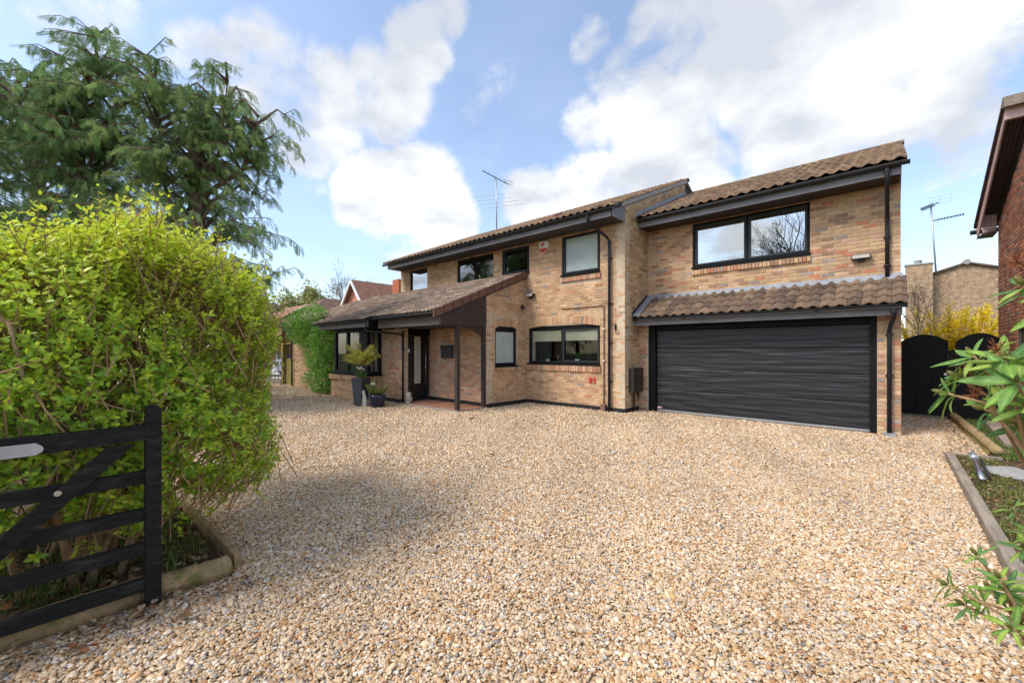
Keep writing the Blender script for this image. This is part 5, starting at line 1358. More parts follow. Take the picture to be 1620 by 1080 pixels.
def car(lab, loc, rz, mat):
    t = thing('parked_car', lab, 'car', (0, 0, 0), 'cars parked beyond the railings')
    prof = [(-2.1, .35), (-2.12, .62), (-1.95, .82), (-1.2, .95), (-.55, 1.38), (.75, 1.42), (1.45, 1.05), (2.0, .92), (2.1, .6), (2.08, .35)]
    mb = MB(); n = len(prof); W = .86
    L = [(x, -W + (.13 if z > 1.0 else 0), z) for x, z in prof]; Rr = [(x, W - (.13 if z > 1.0 else 0), z) for x, z in prof]
    mb.add(L + Rr, [tuple(range(n)), tuple(range(2 * n - 1, n - 1, -1))] + [(i, n + i, n + (i + 1) % n, (i + 1) % n) for i in range(n)]); part('body', mb, mat, t)
    gl = MB()
    for s in (-1, 1):
        y = s * (W - .055); gl.prism([(-1.0, y, .98), (-.5, y - s * .05, 1.32), (.7, y - s * .05, 1.35), (1.2, y, 1.02)], (0, s * .02, 0))
    gl.prism([(-1.22, -.66, .97), (-.60, -.62, 1.36), (-.60, .62, 1.36), (-1.22, .66, .97)], (-.015, 0, .02)); gl.prism([(1.45, -.66, 1.07), (.80, -.62, 1.41), (.80, .62, 1.41), (1.45, .66, 1.07)], (.015, 0, .02))
    part('window', gl, M_CARGLASS, t)
    for (x, y) in ((-1.3, -.8), (1.3, -.8), (-1.3, .8), (1.3, .8)):
        w = MB(); w.tube([(x, y - .1, .31), (x, y + .1, .31)], .31, 16); wh = part('wheel', w, M_TYRE, t, False); part('rim', MB().tube([(x, y - .105, .31), (x, y + .105, .31)], .19, 12), M_ALU, wh)
    for s in (-1, 1): part('headlight', MB().box(-2.13, -2.0, s * .6 - .14, s * .6 + .14, .62, .76), M_LAMP, t)
    t.location = loc; t.rotation_euler = (0, 0, rz)
    return t
car('silver car parked beyond the metal railings', (-29.4, 8.6, -.04), .55, M_CARW)
car('dark blue car parked behind the silver car', (-35.5, 11.3, -.04), .3, M_CARB)

# ------------------------------------------------------------------ vegetation
# -- hedge: a clipped privet, stems inside, dense leafy shell
HC = np.array([-4.95, .28, 1.22]); HH = np.array([1.36, .98, 1.14])
HEDGE = thing('privet_hedge', 'large clipped privet bush with bright yellow green top behind the field gate', 'hedge', (-4.1, .2, 0))
def bumpy(p):
    return 1 + .055 * np.sin(p[:, 0] * 3.1 + 1) * np.cos(p[:, 1] * 4.2) + .045 * np.sin(p[:, 2] * 5.3 + p[:, 1] * 3.7) + .03 * np.sin(p[:, 1] * 9 + p[:, 2] * 7)
def hedge_surface(n):
    d = rng.normal(size=(n * 3, 3)); d[:, 0] = d[:, 0] * .9 + .25; d /= np.linalg.norm(d, axis=1, keepdims=True)
    e = 4.2; k = (np.abs(d / 1.0) ** e).sum(1) ** (-1 / e)
    q = d * k[:, None]; nrm = np.sign(q) * np.abs(q) ** (e - 1) / HH; nrm /= np.linalg.norm(nrm, axis=1, keepdims=True)
    p = HC + q * HH; p = HC + (p - HC) * bumpy(p)[:, None]
    p[:, 2] -= np.clip(.30 - p[:, 1], 0, 1.2) * .30 * np.clip((p[:, 2] - .8) / 1.2, 0, 1)
    keep = (p[:, 2] > .22 + .25 * rng.random(len(p))) & (rng.random(len(p)) < np.where(p[:, 0] < -5.6, .25, 1.0))
    # lower skirt thins out
    keep &= rng.random(len(p)) < np.clip((p[:, 2] - .1) / .6, .4, 1)
    return p[keep][:n], nrm[keep][:n]
sp, sn = hedge_surface(8600)
depth_in = np.abs(rng.normal(0, .11, len(sp))); sp = sp - sn * depth_in[:, None] + sn * .03
patch = .5 + .5 * np.sin(sp[:, 1] * 7 + 2 * np.sin(sp[:, 2] * 6)) * np.cos(sp[:, 2] * 8 + sp[:, 0] * 5)
ok_ = (rng.random(len(sp)) < .42 + .75 * patch) | (sp[:, 2] > 1.95) | (sp[:, 0] < -4.6); sp, sn = sp[ok_], sn[ok_]
topness = np.clip((sp[:, 2] - 1.35) / .9, 0, 1)
shoot_d = sn * .75 + np.array([0, 0, .55]) + np.stack([np.zeros(len(sp))] * 2 + [topness * .8], 1) + rng.normal(0, .38, sp.shape)
shoot_d /= np.linalg.norm(shoot_d, axis=1, keepdims=True)
shoot_l = rng.uniform(.07, .15, len(sp)) * (1 + 1.7 * topness * (rng.random(len(sp)) < .22))
NL = 8
T = []; D = []; U = []; S = []; Cc = []
young = np.array([[.66, .74, .045], [.72, .75, .06], [.58, .71, .05], [.74, .72, .09]])
old = np.array([[.33, .54, .06], [.41, .61, .06], [.25, .48, .06], [.49, .64, .06], [.56, .68, .06]])
for j in range(NL):
    u = (j // 2 + 1) / (NL / 2); side = np.cross(shoot_d, rng.normal(size=sp.shape)); side /= np.linalg.norm(side, axis=1, keepdims=True)
    if j % 2 == 0: keep_side = side
    sgn = side if j % 2 == 0 else -keep_side
    T.append(sp + shoot_d * (shoot_l * u)[:, None]); D.append(sgn * .8 + shoot_d * (.45 + .5 * (u > .9)) + rng.normal(0, .15, sp.shape)); U.append(shoot_d + rng.normal(0, .25, sp.shape))
    S.append(rng.uniform(.029, .056, len(sp)) * (1.12 - .35 * (u > .9)))
    yf = np.clip(topness * .9 + rng.normal(0, .25, len(sp)) + .12 * (u > .9), 0, 1)[:, None]
    cy = young[rng.integers(0, 4, len(sp))]; co = old[rng.integers(0, 5, len(sp))]
    c = cy * yf + co * (1 - yf); c[rng.random(len(sp)) < .006] = (.42, .36, .03); Cc.append(c * rng.uniform(.82, 1.18, (len(sp), 1)))
T = np.concatenate(T); D = np.concatenate(D); U = np.concatenate(U); S = np.concatenate(S); Cc = np.concatenate(Cc)
PRIVET_V = np.array([(0, 0, 0), (-.21, .30, .05), (-.23, .62, .05), (0, 1, -.06), (.23, .62, .05), (.21, .30, .05), (0, .45, -.02)])
PRIVET_F = np.array([(0, 6, 1), (1, 6, 2), (2, 6, 3), (3, 6, 4), (4, 6, 5), (5, 6, 0)])
Rm = frames(D, U) * S[:, None, None]
# the 300 leaves that show largest are separate leaves
dist = T @ np.array([FWD[0], FWD[1], 0]); lat = T @ RGT
vis = (dist > .5) & (np.abs(lat / dist) < 1.25) & (T[:, 0] > -4.3)
sc_ = np.where(vis, S / np.maximum(dist, .3) * (.5 + .5 * (T[:, 0] > -3.75)), 0); order = np.argsort(-sc_); one = order[:300]; rest = np.ones(len(T), bool); rest[one] = False
V, F, C = scatter(PRIVET_V, PRIVET_F, Rm[rest], T[rest], Cc[rest])
o = link('foliage', big_mesh('foliage', V, F, C, M_LEAF), HEDGE); o['kind'] = 'stuff'
leafcache = {}
for i in one:
    key = tuple(np.round(Cc[i] * 14).astype(int)); me = leafcache.get(key)
    if me is None:
        me = big_mesh('leaf', PRIVET_V, PRIVET_F, np.repeat(Cc[i][None], 7, 0), M_LEAF); leafcache[key] = me
    ob = bpy.data.objects.new('leaf', me); COL.objects.link(ob); ob.parent = HEDGE
    M = Matrix([[*map(float, Rm[i][r_]), float(T[i][r_] - HEDGE.location[r_])] for r_ in range(3)] + [[0, 0, 0, 1]]); ob.matrix_local = M
# stems
stm = MB()
for k in range(30):
    b = Vector((-4.0 + rnd.gauss(0, .10), .15 + rnd.gauss(0, .13), -.02)) if k < 16 else Vector((-4.9 + rnd.gauss(0, .5), .2 + rnd.gauss(0, .3), -.02))
    tip = Vector((b.x + rnd.gauss(0, .25), b.y + rnd.gauss(.02, .35), rnd.uniform(1.3, 2.0)))
    mid = b.lerp(tip, .5) + Vector((rnd.gauss(0, .05), rnd.gauss(0, .06), 0))
    stm.tube([b, b.lerp(mid, .5) + Vector((rnd.gauss(0, .02), rnd.gauss(0, .02), 0)), mid, tip], [.024, .021, .016, .008], 7)
    for q in range(7):
        a = b.lerp(mid, rnd.uniform(.5, 1)) if q < 3 else mid.lerp(tip, rnd.random())
        e = a + Vector((rnd.gauss(.15, .3), rnd.gauss(0, .38), rnd.uniform(.25, .7))); e.x = min(e.x, -3.72); stm.tube([a, a.lerp(e, .5) + Vector((rnd.gauss(0, .03), rnd.gauss(0, .03), 0)), e], [.010, .008, .005], 5)
part('stems', stm, M_BARK_PALE, HEDGE, True)
tw = MB()
idx = rng.choice(len(sp), min(4200, len(sp)), replace=False)
for i in idx:
    e = Vector(sp[i] + shoot_d[i] * shoot_l[i] * .9); inward = Vector(-sn[i]) * rnd.uniform(.03, .30) + Vector((rnd.gauss(0, .08), rnd.gauss(0, .10), -rnd.uniform(.10, .34)))
    a = e + inward; tw.tube([a, a.lerp(e, .55) + Vector((rnd.gauss(0, .015), rnd.gauss(0, .015), 0)), e], [.0052, .0043, .0028], 3, cap=False)
o = part('twigs', tw, M_TWIG, HEDGE); o['kind'] = 'stuff'

# -- a clump-leafed shrub / climber / background bush
def leafy(name, lab, cat, base, blobs, n, size, cols, stems=12, tmpl='oval', group=None, mat=None, shell=.35, stem_r=.03):
    t = thing(name, lab, cat, base, group)
    w = np.array([b[3] * b[4] * b[5] for b in blobs]) ** .7; w /= w.sum(); ch = rng.choice(len(blobs), n, p=w); B = np.array(blobs)[ch]
    d = rng.normal(size=(n, 3)); d /= np.linalg.norm(d, axis=1, keepdims=True); rad = (1 - shell * rng.random(n) ** 1.3) * (1 + .22 * np.sin(d[:, 0] * 5 + B[:, 0] * 3) * np.cos(d[:, 2] * 6 + B[:, 1]))
    p = B[:, :3] + d * B[:, 3:6] * rad[:, None]; p[:, 2] = np.maximum(p[:, 2], .03)
    heads = d * .8 + rng.normal(0, .5, (n, 3)) + np.array([0, 0, .15])
    V, F, C = leaf_quads(n, lambda i: p[i], size, cols, tmpl=tmpl, dirs=heads)
    link('foliage', big_mesh('foliage', V, F, C, mat or M_LEAF), t)
    s = MB(); base = Vector(base)
    for k in range(stems):
        b = blobs[k % len(blobs)]; e = Vector((b[0] + rnd.gauss(0, b[3] * .4), b[1] + rnd.gauss(0, b[4] * .4), b[2] + rnd.uniform(0, b[5] * .7))); a = base + Vector((rnd.gauss(0, .05), rnd.gauss(0, .05), 0))
        if abs(b[0] - base.x) > .8: a = Vector((b[0] + rnd.gauss(0, .2), b[1] + .1, max(0., b[2] - b[5] * .8)))
        s.tube([a, a.lerp(e, .5) + Vector((rnd.gauss(0, .06), rnd.gauss(0, .06), .05)), e], [stem_r, stem_r * .7, stem_r * .35], 6)
    part('stems', s, M_BARK, t, True); return t
GREENS = [(.055, .15, .025), (.08, .20, .03), (.11, .24, .035), (.045, .12, .025)]
leafy('wall_climber', 'bushy green climber covering the wing wall left of the bay window', 'climber', (-15.6, 7.0, 0),
      [(-16.8, 6.85, 2.2, 1.7, .42, .55), (-15.5, 6.8, 1.9, .95, .5, .75), (-15.5, 6.8, 1.1, 1.0, .45, .6), (-15.5, 6.7, .5, 1.15, .5, .5), (-18.2, 6.9, 2.3, 1.2, .35, .42), (-14.9, 6.6, .55, .6, .42, .45), (-16.5, 6.9, 1.4, .8, .35, .6), (-16.8, 6.75, 2.85, 1.3, .45, .42), (-18.4, 6.8, 2.7, .9, .35, .35)],
      15500, (.05, .10), [(.17, .37, .06), (.23, .44, .065), (.29, .50, .075), (.12, .28, .05)], stems=16)
leafy('laurel_bush', 'dark evergreen bush low behind the privet at the left edge', 'bush', (-9.0, -1.5, 0),
      [(-9.5, -2.0, 1.0, 1.0, 1.5, 1.1), (-9.2, -.3, .8, .9, 1.0, .9), (-10, 1.0, .7, .8, .9, .8)], 3600, (.10, .17), [(.03, .075, .02), (.04, .09, .022), (.05, .11, .025)], stems=10)

# -- feathery conifers
def frond_template():
    V = []; F = []
    def strip(a, b, w):
        a, b = np.array(a, float), np.array(b, float); d = b - a; s = np.array([-d[1], d[0], 0]); s = s / (np.linalg.norm(s) + 1e-9) * w
        o = len(V); m = a * .4 + b * .6; V.extend([a - s * .5, a + s * .5, m + s * .9, b, m - s * .9]); F.extend([(o, o + 1, o + 2), (o, o + 2, o + 4), (o + 4, o + 2, o + 3)])
    strip((0, 0, 0), (0, 1, -.18), .014)
    for i in range(9):
        y = .06 + i * .10; l = .32 * (1 - y * .5)
        for s in (-1, 1):
            strip((0, y, -.18 * y * y), (s * l * .75, y + l * .72, -.18 * y * y - .16 - .08 * (i % 2)), .017)
            strip((s * l * .36, y + l * .32, -.04), (s * l * .30, y + l * 1.05, -.24), .014)
    return np.array(V), np.array(F)
FV, FF = frond_template()
def conifer(lab, base, H, rad, n_limbs, cut=None, lean=(0, 0), tops=(), seed=0, low=1.6, dens=1.0, cols=None):
    R = random.Random(seed); t = thing('conifer', lab, 'tree', base, 'feathery conifers behind the hedge'); bx, by, _ = base
    tr = MB(); hh = cut or H
    pts = [Vector((bx + lean[0] * (z / H) + .08 * sin(z * 1.3 + seed), by + lean[1] * (z / H), z)) for z in np.linspace(-.05, hh, 9)]
    r0 = .26; tr.tube(pts, [r0 * (1 - .55 * i / 8) for i in range(9)], 10)
    leaders = []
    for (dx, dy, zt_) in tops:
        a = pts[R.choice([4, 5, 6])]; e = Vector((bx + dx, by + dy, zt_)); m = a.lerp(e, .5) + Vector((dx * .25, dy * .25, -.3)); tr.tube([a, a.lerp(m, .5), m, e], [.075, .06, .04, .012], 7); leaders.append((a, m, e))
    part('trunk', tr, M_BARK, t, True)
    lb = MB(); PT = []; PD = []; PS = []
    def fronds(a, b, L):
        n = max(3, int(L * 12 * dens))
        for i in range(n):
            u = (i + R.random()) / n; p = a.lerp(b, u); d = (b - a).normalized()
            dd = d * R.uniform(.2, 1.0) + Vector((R.gauss(0, .5), R.gauss(0, .5), R.uniform(-1.7, -.1))); PT.append(p); PD.append(dd); PS.append(R.uniform(.15, .34) * (1.15 - .3 * u))
    for k in range(n_limbs):
        f = (k + R.random()) / n_limbs; z = low + (H * .97 - low) * f
        prof = max(.18, (1 - (z / H) ** 1.7)) * (.8 + .2 * min(1, (z - low) / (H * .25) + .35)); L = rad * prof * R.uniform(.65, 1.15)
        ang = R.uniform(0, 2 * pi)
        Lcap = lambda az: (H - az) * 1.05 + .45
        if leaders and R.random() < .5:
            a0, m0, e0 = R.choice(leaders); u = R.random(); a = m0.lerp(e0, u) if R.random() < .7 else a0.lerp(m0, u); L *= .7
        else:
            q = min(1, z / hh) * 8; i0 = min(7, int(q)); a = pts[i0].lerp(pts[i0 + 1], q - i0)
            if z > hh: continue
        L = min(L, Lcap(a.z)); out = Vector((cos(ang), sin(ang), 0)); rise = R.uniform(.5, 1.5)
        m = a + out * L * .55 + Vector((0, 0, min(L * rise * .5, H - a.z))); e = a + out * L + Vector((0, 0, min(L * (rise * .6 - .32), H - .2 - a.z)))
        lb.tube([a, m, e], [.035 + .012 * L, .02 + .005 * L, .008], 5, cap=False)
        fronds(a.lerp(m, .45), m, L * .4); fronds(m, e, L * .5)
        for s in range(int(3 + L * 2.6)):
            u = R.uniform(.25, 1); p = a.lerp(m, u * 2) if u < .5 else m.lerp(e, u * 2 - 1); sa = ang + R.choice((-1, 1)) * R.uniform(.5, 1.3); l2 = L * R.uniform(.25, .5)
            q = p + Vector((cos(sa), sin(sa), R.uniform(-.55, .45))) * l2; w = q + Vector((cos(sa), sin(sa), -.7)) * l2 * .35; lb.tube([p, q, w], [.014, .009, .004], 4, cap=False); fronds(p, q, l2); fronds(q, w, l2 * .45)
    for (a, m, e) in leaders: fronds(m, e, (e - m).length * 1.2)
    part('branches', lb, M_BARK, t)
    PT, PD, PS = np.array(PT), np.array(PD), np.array(PS); n = len(PT)
    Rr = frames(PD, rng.normal(0, .5, (n, 3)) + np.array([0, 0, 1.])) * PS[:, None, None]
    cs = np.array(cols or [(.21, .33, .12), (.27, .40, .14), (.34, .46, .16), (.40, .48, .17), (.16, .27, .10)]); C = cs[rng.integers(0, len(cs), n)] * rng.uniform(.8, 1.2, (n, 1))
    V, F, C = scatter(FV, FF, Rr, PT, C); o = link('crown', big_mesh('crown', V, F, C, M_CONIFER), t); return t
conifer('tall feathery conifer with a sawn off bare trunk top, right of the pair', (-13.6, 2.55, 0), 9.0, 2.3, 175, cut=7.4, tops=[(-.9, .5, 8.8), (.5, .6, 8.8), (.9, 1.2, 7.9), (-.4, -.8, 8.5)], seed=3, low=1.0, dens=1.0)
conifer('tallest dense conifer with forked trunk at the left edge', (-15.9, .45, 0), 9.8, 2.35, 160, cut=8.6, tops=[(-1.3, -1.2, 8.4), (.4, .4, 9.0), (-.5, .2, 9.2), (.2, .7, 8.4)], seed=5, low=1.3, dens=1.05, cols=[(.19, .31, .12), (.25, .38, .14), (.32, .44, .16), (.15, .26, .10)])
conifer('dark leaning conifer partly cut off by the left edge', (-16.2, -1.6, 0), 8.5, 2.6, 100, lean=(-.8, -.9), tops=[(-1.2, -.9, 8.1), (.3, -.4, 8.4)], seed=8, low=1.2, cols=[(.17, .29, .11), (.23, .36, .13), (.29, .41, .15)])

conifer('conifer standing farther back behind the forked one', (-21.2, -.3, 0), 10.8, 3.0, 85, tops=[(-.5, .4, 10.4), (.7, -.5, 10.0)], seed=12, low=1.2, dens=.9)
# -- bare and budding trees
def branch_tree(name, lab, cat, base, H, levels, seed, mat, r0=.16, spread=.55, leaf=None, group=None, trunk_frac=.28, up=.35, kids=(3, 4), upright=0):
    R = random.Random(seed); t = thing(name, lab, cat, base, group); mb = MB(); tw = MB(); tips = []
    def grow(p, d, L, r, lev):
        q = p + d * L; mid = p.lerp(q, .5) + Vector((R.gauss(0, .04), R.gauss(0, .04), 0)) * L
        (mb if lev >= levels - 1 else tw).tube([p, mid, q], [r, r * .85, r * .68], 7 if lev >= levels - 1 else (4 if lev > 1 else 3), cap=False)
        if lev <= 1: tips.append((p, q))
        if lev == 0: return
        for k in range(R.randint(*kids)):
            ax = Vector((R.gauss(0, 1), R.gauss(0, 1), R.gauss(0, .6))); nd_ = (d + ax * spread * R.uniform(.5, 1.1) + Vector((0, 0, up * R.random()))).normalized()
            s = p.lerp(q, R.uniform(.45, 1.0)) if k else q; grow(s, nd_, L * R.uniform(.62, .86), r * .60, lev - 1)
    grow(Vector(base), Vector((R.gauss(0, .04), R.gauss(0, .04), 1)).normalized(), H * trunk_frac, r0, levels)
    part('trunk', mb, mat, t, True); part('branches', tw, mat, t)
    if leaf:
        n, size, cols, sp_ = leaf
        def at(i):
            a, b = tips[i % len(tips)]; p = a.lerp(b, rnd.random()); return (p.x + rnd.gauss(0, sp_), p.y + rnd.gauss(0, sp_), p.z + rnd.gauss(0, sp_))
        V, F, C = leaf_quads(n, at, size, cols, tmpl='flat'); link('foliage', big_mesh('foliage', V, F, C, M_LEAF_FAR), t)
    return t
fp = [(.44, .44, .17), (.38, .42, .15), (.50, .47, .20), (.33, .38, .14)]
branch_tree('broadleaf_tree', 'olive green tree in young leaf behind the red houses', 'tree', (-60, 22.5, 0), 13.2, 5, 21, M_TWIG_FAR, .3, .62, (9000, (.25, .5), fp, .5), 'distant trees on the left')
branch_tree('broadleaf_tree', 'smaller olive tree at the left of the hipped roof', 'tree', (-56, 24.2, 0), 10.8, 5, 23, M_TWIG_FAR, .25, .6, (6000, (.22, .42), fp, .4), 'distant trees on the left')
branch_tree('bare_tree', 'bare winter tree between the hipped roof and the red gable', 'tree', (-56.2, 27, 0), 13.5, 6, 25, M_TWIG_FAR, .22, .6, (900, (.12, .25), [(.24, .2, .13), (.2, .16, .12)], .3), 'distant trees on the left', kids=(2, 4))
branch_tree('bare_tree', 'twiggy bare tree above the ridge of the red gabled house', 'tree', (-55, 31.5, 0), 15.5, 6, 27, M_TWIG_FAR, .22, .55, None, 'distant trees on the left', kids=(2, 4))
# tree across the road whose bare crown shows in the garage window
branch_tree('bare_tree', 'big bare tree behind the photographer, reflected in the upper garage window', 'tree', (-6.0, -12.5, 0), 15.5, 7, 31, M_BARK, .32, .6, None, None, .24, kids=(2, 4))

# -- behind the side gates: forsythia, a twiggy shrub
t = thing('forsythia', 'yellow flowering forsythia behind the black side gates', 'shrub', (1.6, 19.3, 0))
st = MB(); arcs = []
for k in range(90):
    a = rnd.uniform(0, 6.28); b = Vector((1.6 + rnd.gauss(0, .5), 19.3 + rnd.gauss(0, .35), 0)); L = rnd.uniform(1.9, 3.0); o_ = Vector((cos(a), sin(a), 0)) * rnd.uniform(.1, .9)
    m = b + o_ * .45 + Vector((0, 0, L * .6)); e = b + o_ * 1.25 + Vector((0, 0, L)); st.tube([b, m, e], [.014, .010, .004], 4, cap=False); arcs.append((b, m, e))
part('stems', st, M_TWIG, t)
def arcp(i):
    b, m, e = arcs[i % len(arcs)]; u = rnd.random() ** .6
    p = b.lerp(m, u * 2) if u < .5 else m.lerp(e, u * 2 - 1); return (p.x + rnd.gauss(0, .035), p.y + rnd.gauss(0, .035), p.z + rnd.gauss(0, .03))
V, F, C = leaf_quads(17000, arcp, (.045, .09), [(.92, .70, .015), (.95, .76, .02), (.90, .64, .01), (.95, .74, .05)], tmpl='flat'); link('blossom', big_mesh('blossom', V, F, C, M_PETAL), t)
V, F, C = leaf_quads(500, arcp, (.05, .09), [(.2, .3, .05), (.28, .34, .06)], tmpl='flat'); link('foliage', big_mesh('foliage', V, F, C, M_LEAF), t)
branch_tree('budding_shrub', 'leafless multi stemmed shrub with reddish buds beyond the left side gate', 'shrub', (.80, 17.0, 0), 4.5, 5, 44, M_TWIG_PALE, .04, .62, (1300, (.025, .055), [(.42, .26, .19), (.48, .31, .23), (.40, .31, .14), (.5, .36, .25)], .06), None, .30, kids=(2, 4))
branch_tree('budding_shrub', 'tangle of bare twigs against the red brick house', 'shrub', (2.5, 20.5, 0), 3.2, 5, 47, M_TWIG_PALE, .03, .7, (900, (.02, .05), [(.38, .27, .18), (.42, .35, .12), (.34, .25, .18)], .06), None, .30, kids=(3, 4))

# -- rhododendrons at the right edge: every leaf its own
def rhodo_leaf(L, W, droop, fold=.10):
    V = []; F = []; n = 7
    for i in range(n + 1):
        u = i / n; w = W * (sin(pi * min(1, u * .97 + .015)) ** .75) * (1.0 - .12 * u); y = L * u; z = -droop * L * u * u
        V += [(-w, y, z + fold * w + .012 * sin(9 * u)), (-w * .5, y, z + fold * w * .35), (0, y, z - .012), (w * .5, y, z + fold * w * .35), (w, y, z + fold * w)]
    for i in range(n):
        for j in range(4): F.append((5 * i + j, 5 * i + j + 1, 5 * i + 5 + j + 1, 5 * i + 5 + j))
    return V, F
RLEAF = [rhodo_leaf(1, .130, dr, fo) for dr, fo in ((.05, .25), (.18, .35), (.32, .2), (-.08, .3))]
RC = [(.19, .34, .06), (.23, .37, .065), (.15, .28, .065), (.28, .40, .07), (.12, .24, .075)]
rcache = {}
def leaf_obj(parent, p, d, up, L, col_i, shape, sy=1.0):
    key = (col_i, shape)
    if key not in rcache:
        V, F = RLEAF[shape]; mb = MB(); mb.add(V, F, RC[col_i]); mb.c = [tuple(q * (1.45 if i % 5 == 2 else 1.0) for q in RC[col_i]) for i in range(len(V))]; rcache[key] = mb.mesh('leaf', M_RHODO, True)
    ob = bpy.data.objects.new('leaf', rcache[key]); COL.objects.link(ob); ob.parent = parent
    d = Vector(d).normalized(); s = d.cross(Vector(up)).normalized(); n = s.cross(d)
    M = Matrix((s * L * sy, d * L, n * L)).transposed().to_4x4(); M.translation = Vector(p) - parent.location; ob.matrix_local = M
def rhodo(lab, base, whorls, Lr, name='rhododendron', seed=1, dead=()):
    R = random.Random(seed); t = thing(name, lab, 'shrub', base); bs = MB(); base = Vector(base)
    for (x, y, z, ax, nl, sc) in whorls:
        c = Vector((x, y, z)); ax = Vector(ax).normalized(); foot = base + Vector((R.gauss(0, .08), R.gauss(0, .08), R.uniform(.1, .45)))
        m = foot.lerp(c, .55) - ax * .05 + Vector((R.gauss(0, .02), R.gauss(0, .02), -.05)); bs.tube([foot, m, c - ax * .09, c], [.011, .0075, .005, .004], 6)
        u = ax.cross(Vector((.2, .3, 1))).normalized(); w = ax.cross(u); a0 = R.uniform(0, 6.28)
        for k in range(nl):
            a = a0 + k * 2.399; rad = u * cos(a) + w * sin(a); tilt = R.uniform(.15, .65) - .12 * (k / nl)
            d = rad + ax * tilt + Vector((0, 0, -.12)); L = R.uniform(*Lr) * sc * (1 - .25 * (k > nl - 3))
            leaf_obj(t, c - ax * .028 * (k / nl) + rad * .006, d, ax + Vector((R.gauss(0, .15), R.gauss(0, .15), R.gauss(0, .1))), L, R.randrange(5), R.randrange(4), R.uniform(.85, 1.15))
        mb = MB(); mb.lathe([(.004, 0), (.0085, .012), (.006, .024), (.001, .032)], (0, 0, 0), 7, (.26, .24, .07))
        q = ax.to_track_quat('Z', 'Y'); mb.v = [tuple(c + q @ Vector(v)) for v in mb.v]; part('bud', mb, M_LEAF, t, True)
    part('branches', bs, M_TWIG, t, True)
    for (x, y, z) in dead:
        fl = MB()
        for k in range(38):
            a = R.uniform(0, 6.28); e = R.uniform(-.9, 1.2); d = Vector((cos(a) * cos(e), sin(a) * cos(e), sin(e))); p = Vector((x, y, z)); q = p + d * R.uniform(.012, .032)
            fl.tube([p, q], [.0012, .001], 3, (.28, .10, .05)); s = d.cross(Vector((0, 0, 1))).normalized() * .0022
            fl.add([q - s, q + s, q + s + d * .010, q - s + d * .008], [(0, 1, 2, 3)], R.choice([(.30, .10, .05), (.36, .14, .07), (.22, .08, .05)]))
        part('seed_head', fl, M_LITTER, t)
    return t
def full_side(n, seed, z0, z1):
    # the bushes' own bulk, on the garden side of the border
    R = random.Random(seed); out = []
    while len(out) < n:
        x, y, z = R.uniform(.5, 1.3), R.uniform(1.7, 2.9), R.uniform(z0, z1)
        l = x * RGT[0] + y * RGT[1]; d = depth_of(x, y)
        if l / d > 1.36: out.append((x, y, z, (R.uniform(-.4, .8), R.uniform(-.7, .5), R.uniform(.4, 1)), 9, 1.15))
    return out
rhodo('rhododendron with long glossy pale green leaves overhanging the drive at the right edge', (.72, 2.25, 0),
      [(.20, 2.00, 1.545, (-.5, -.2, .8), 9, 1.0), (.13, 1.90, 1.425, (-.9, .1, .25), 9, 1.0), (.245, 1.83, 1.535, (-.2, -.4, .9), 9, 1.1), (.26, 1.78, 1.475, (-.3, -.7, .6), 9, 1.05),
       (.22, 1.96, 1.375, (-.7, -.1, .3), 8, .9), (.27, 1.98, 1.40, (-.4, -.5, .5), 8, 1.0), (.32, 1.86, 1.54, (.1, -.3, .9), 9, 1.1), (.33, 1.80, 1.43, (.1, -.8, .3), 8, 1.0), (.36, 2.0, 1.50, (.3, 0, .9), 8, 1.0),
       (.30, 2.02, 1.33, (-.3, -.4, .2), 7, .9), (.40, 2.1, 1.45, (.5, .3, .8), 8, 1.0), (.17, 2.06, 1.47, (-.7, 0, .6), 8, .9), (.30, 2.08, 1.44, (-.2, .1, .9), 9, 1.0), (.25, 2.05, 1.50, (-.3, .2, .9), 9, .95), (.34, 2.05, 1.38, (.1, -.5, .6), 8, .95), (.29, 1.85, 1.40, (-.3, -.6, .4), 8, .95), (.36, 1.92, 1.46, (.2, -.4, .8), 9, 1.0), (.38, 1.86, 1.36, (.2, -.6, .4), 8, .9)] + full_side(15, 31, 1.0, 1.65),
      (.072, .108), seed=4, dead=[(.185, 2.02, 1.49), (.20, 1.98, 1.42), (.235, 1.86, 1.56)])
rhodo('tall rhododendron sprig with bright leaves high at the right edge', (.80, 1.9, 0),
      [(.265, 1.74, 1.735, (-.5, -.3, .7), 8, .95), (.33, 1.72, 1.70, (-.1, -.6, .7), 8, 1.0), (.36, 1.78, 1.80, (.1, 0, .9), 8, .9), (.30, 1.70, 1.66, (-.2, -.7, .3), 7, .8)],
      (.07, .10), seed=9, dead=[(.262, 1.79, 1.80), (.29, 1.80, 1.83)])
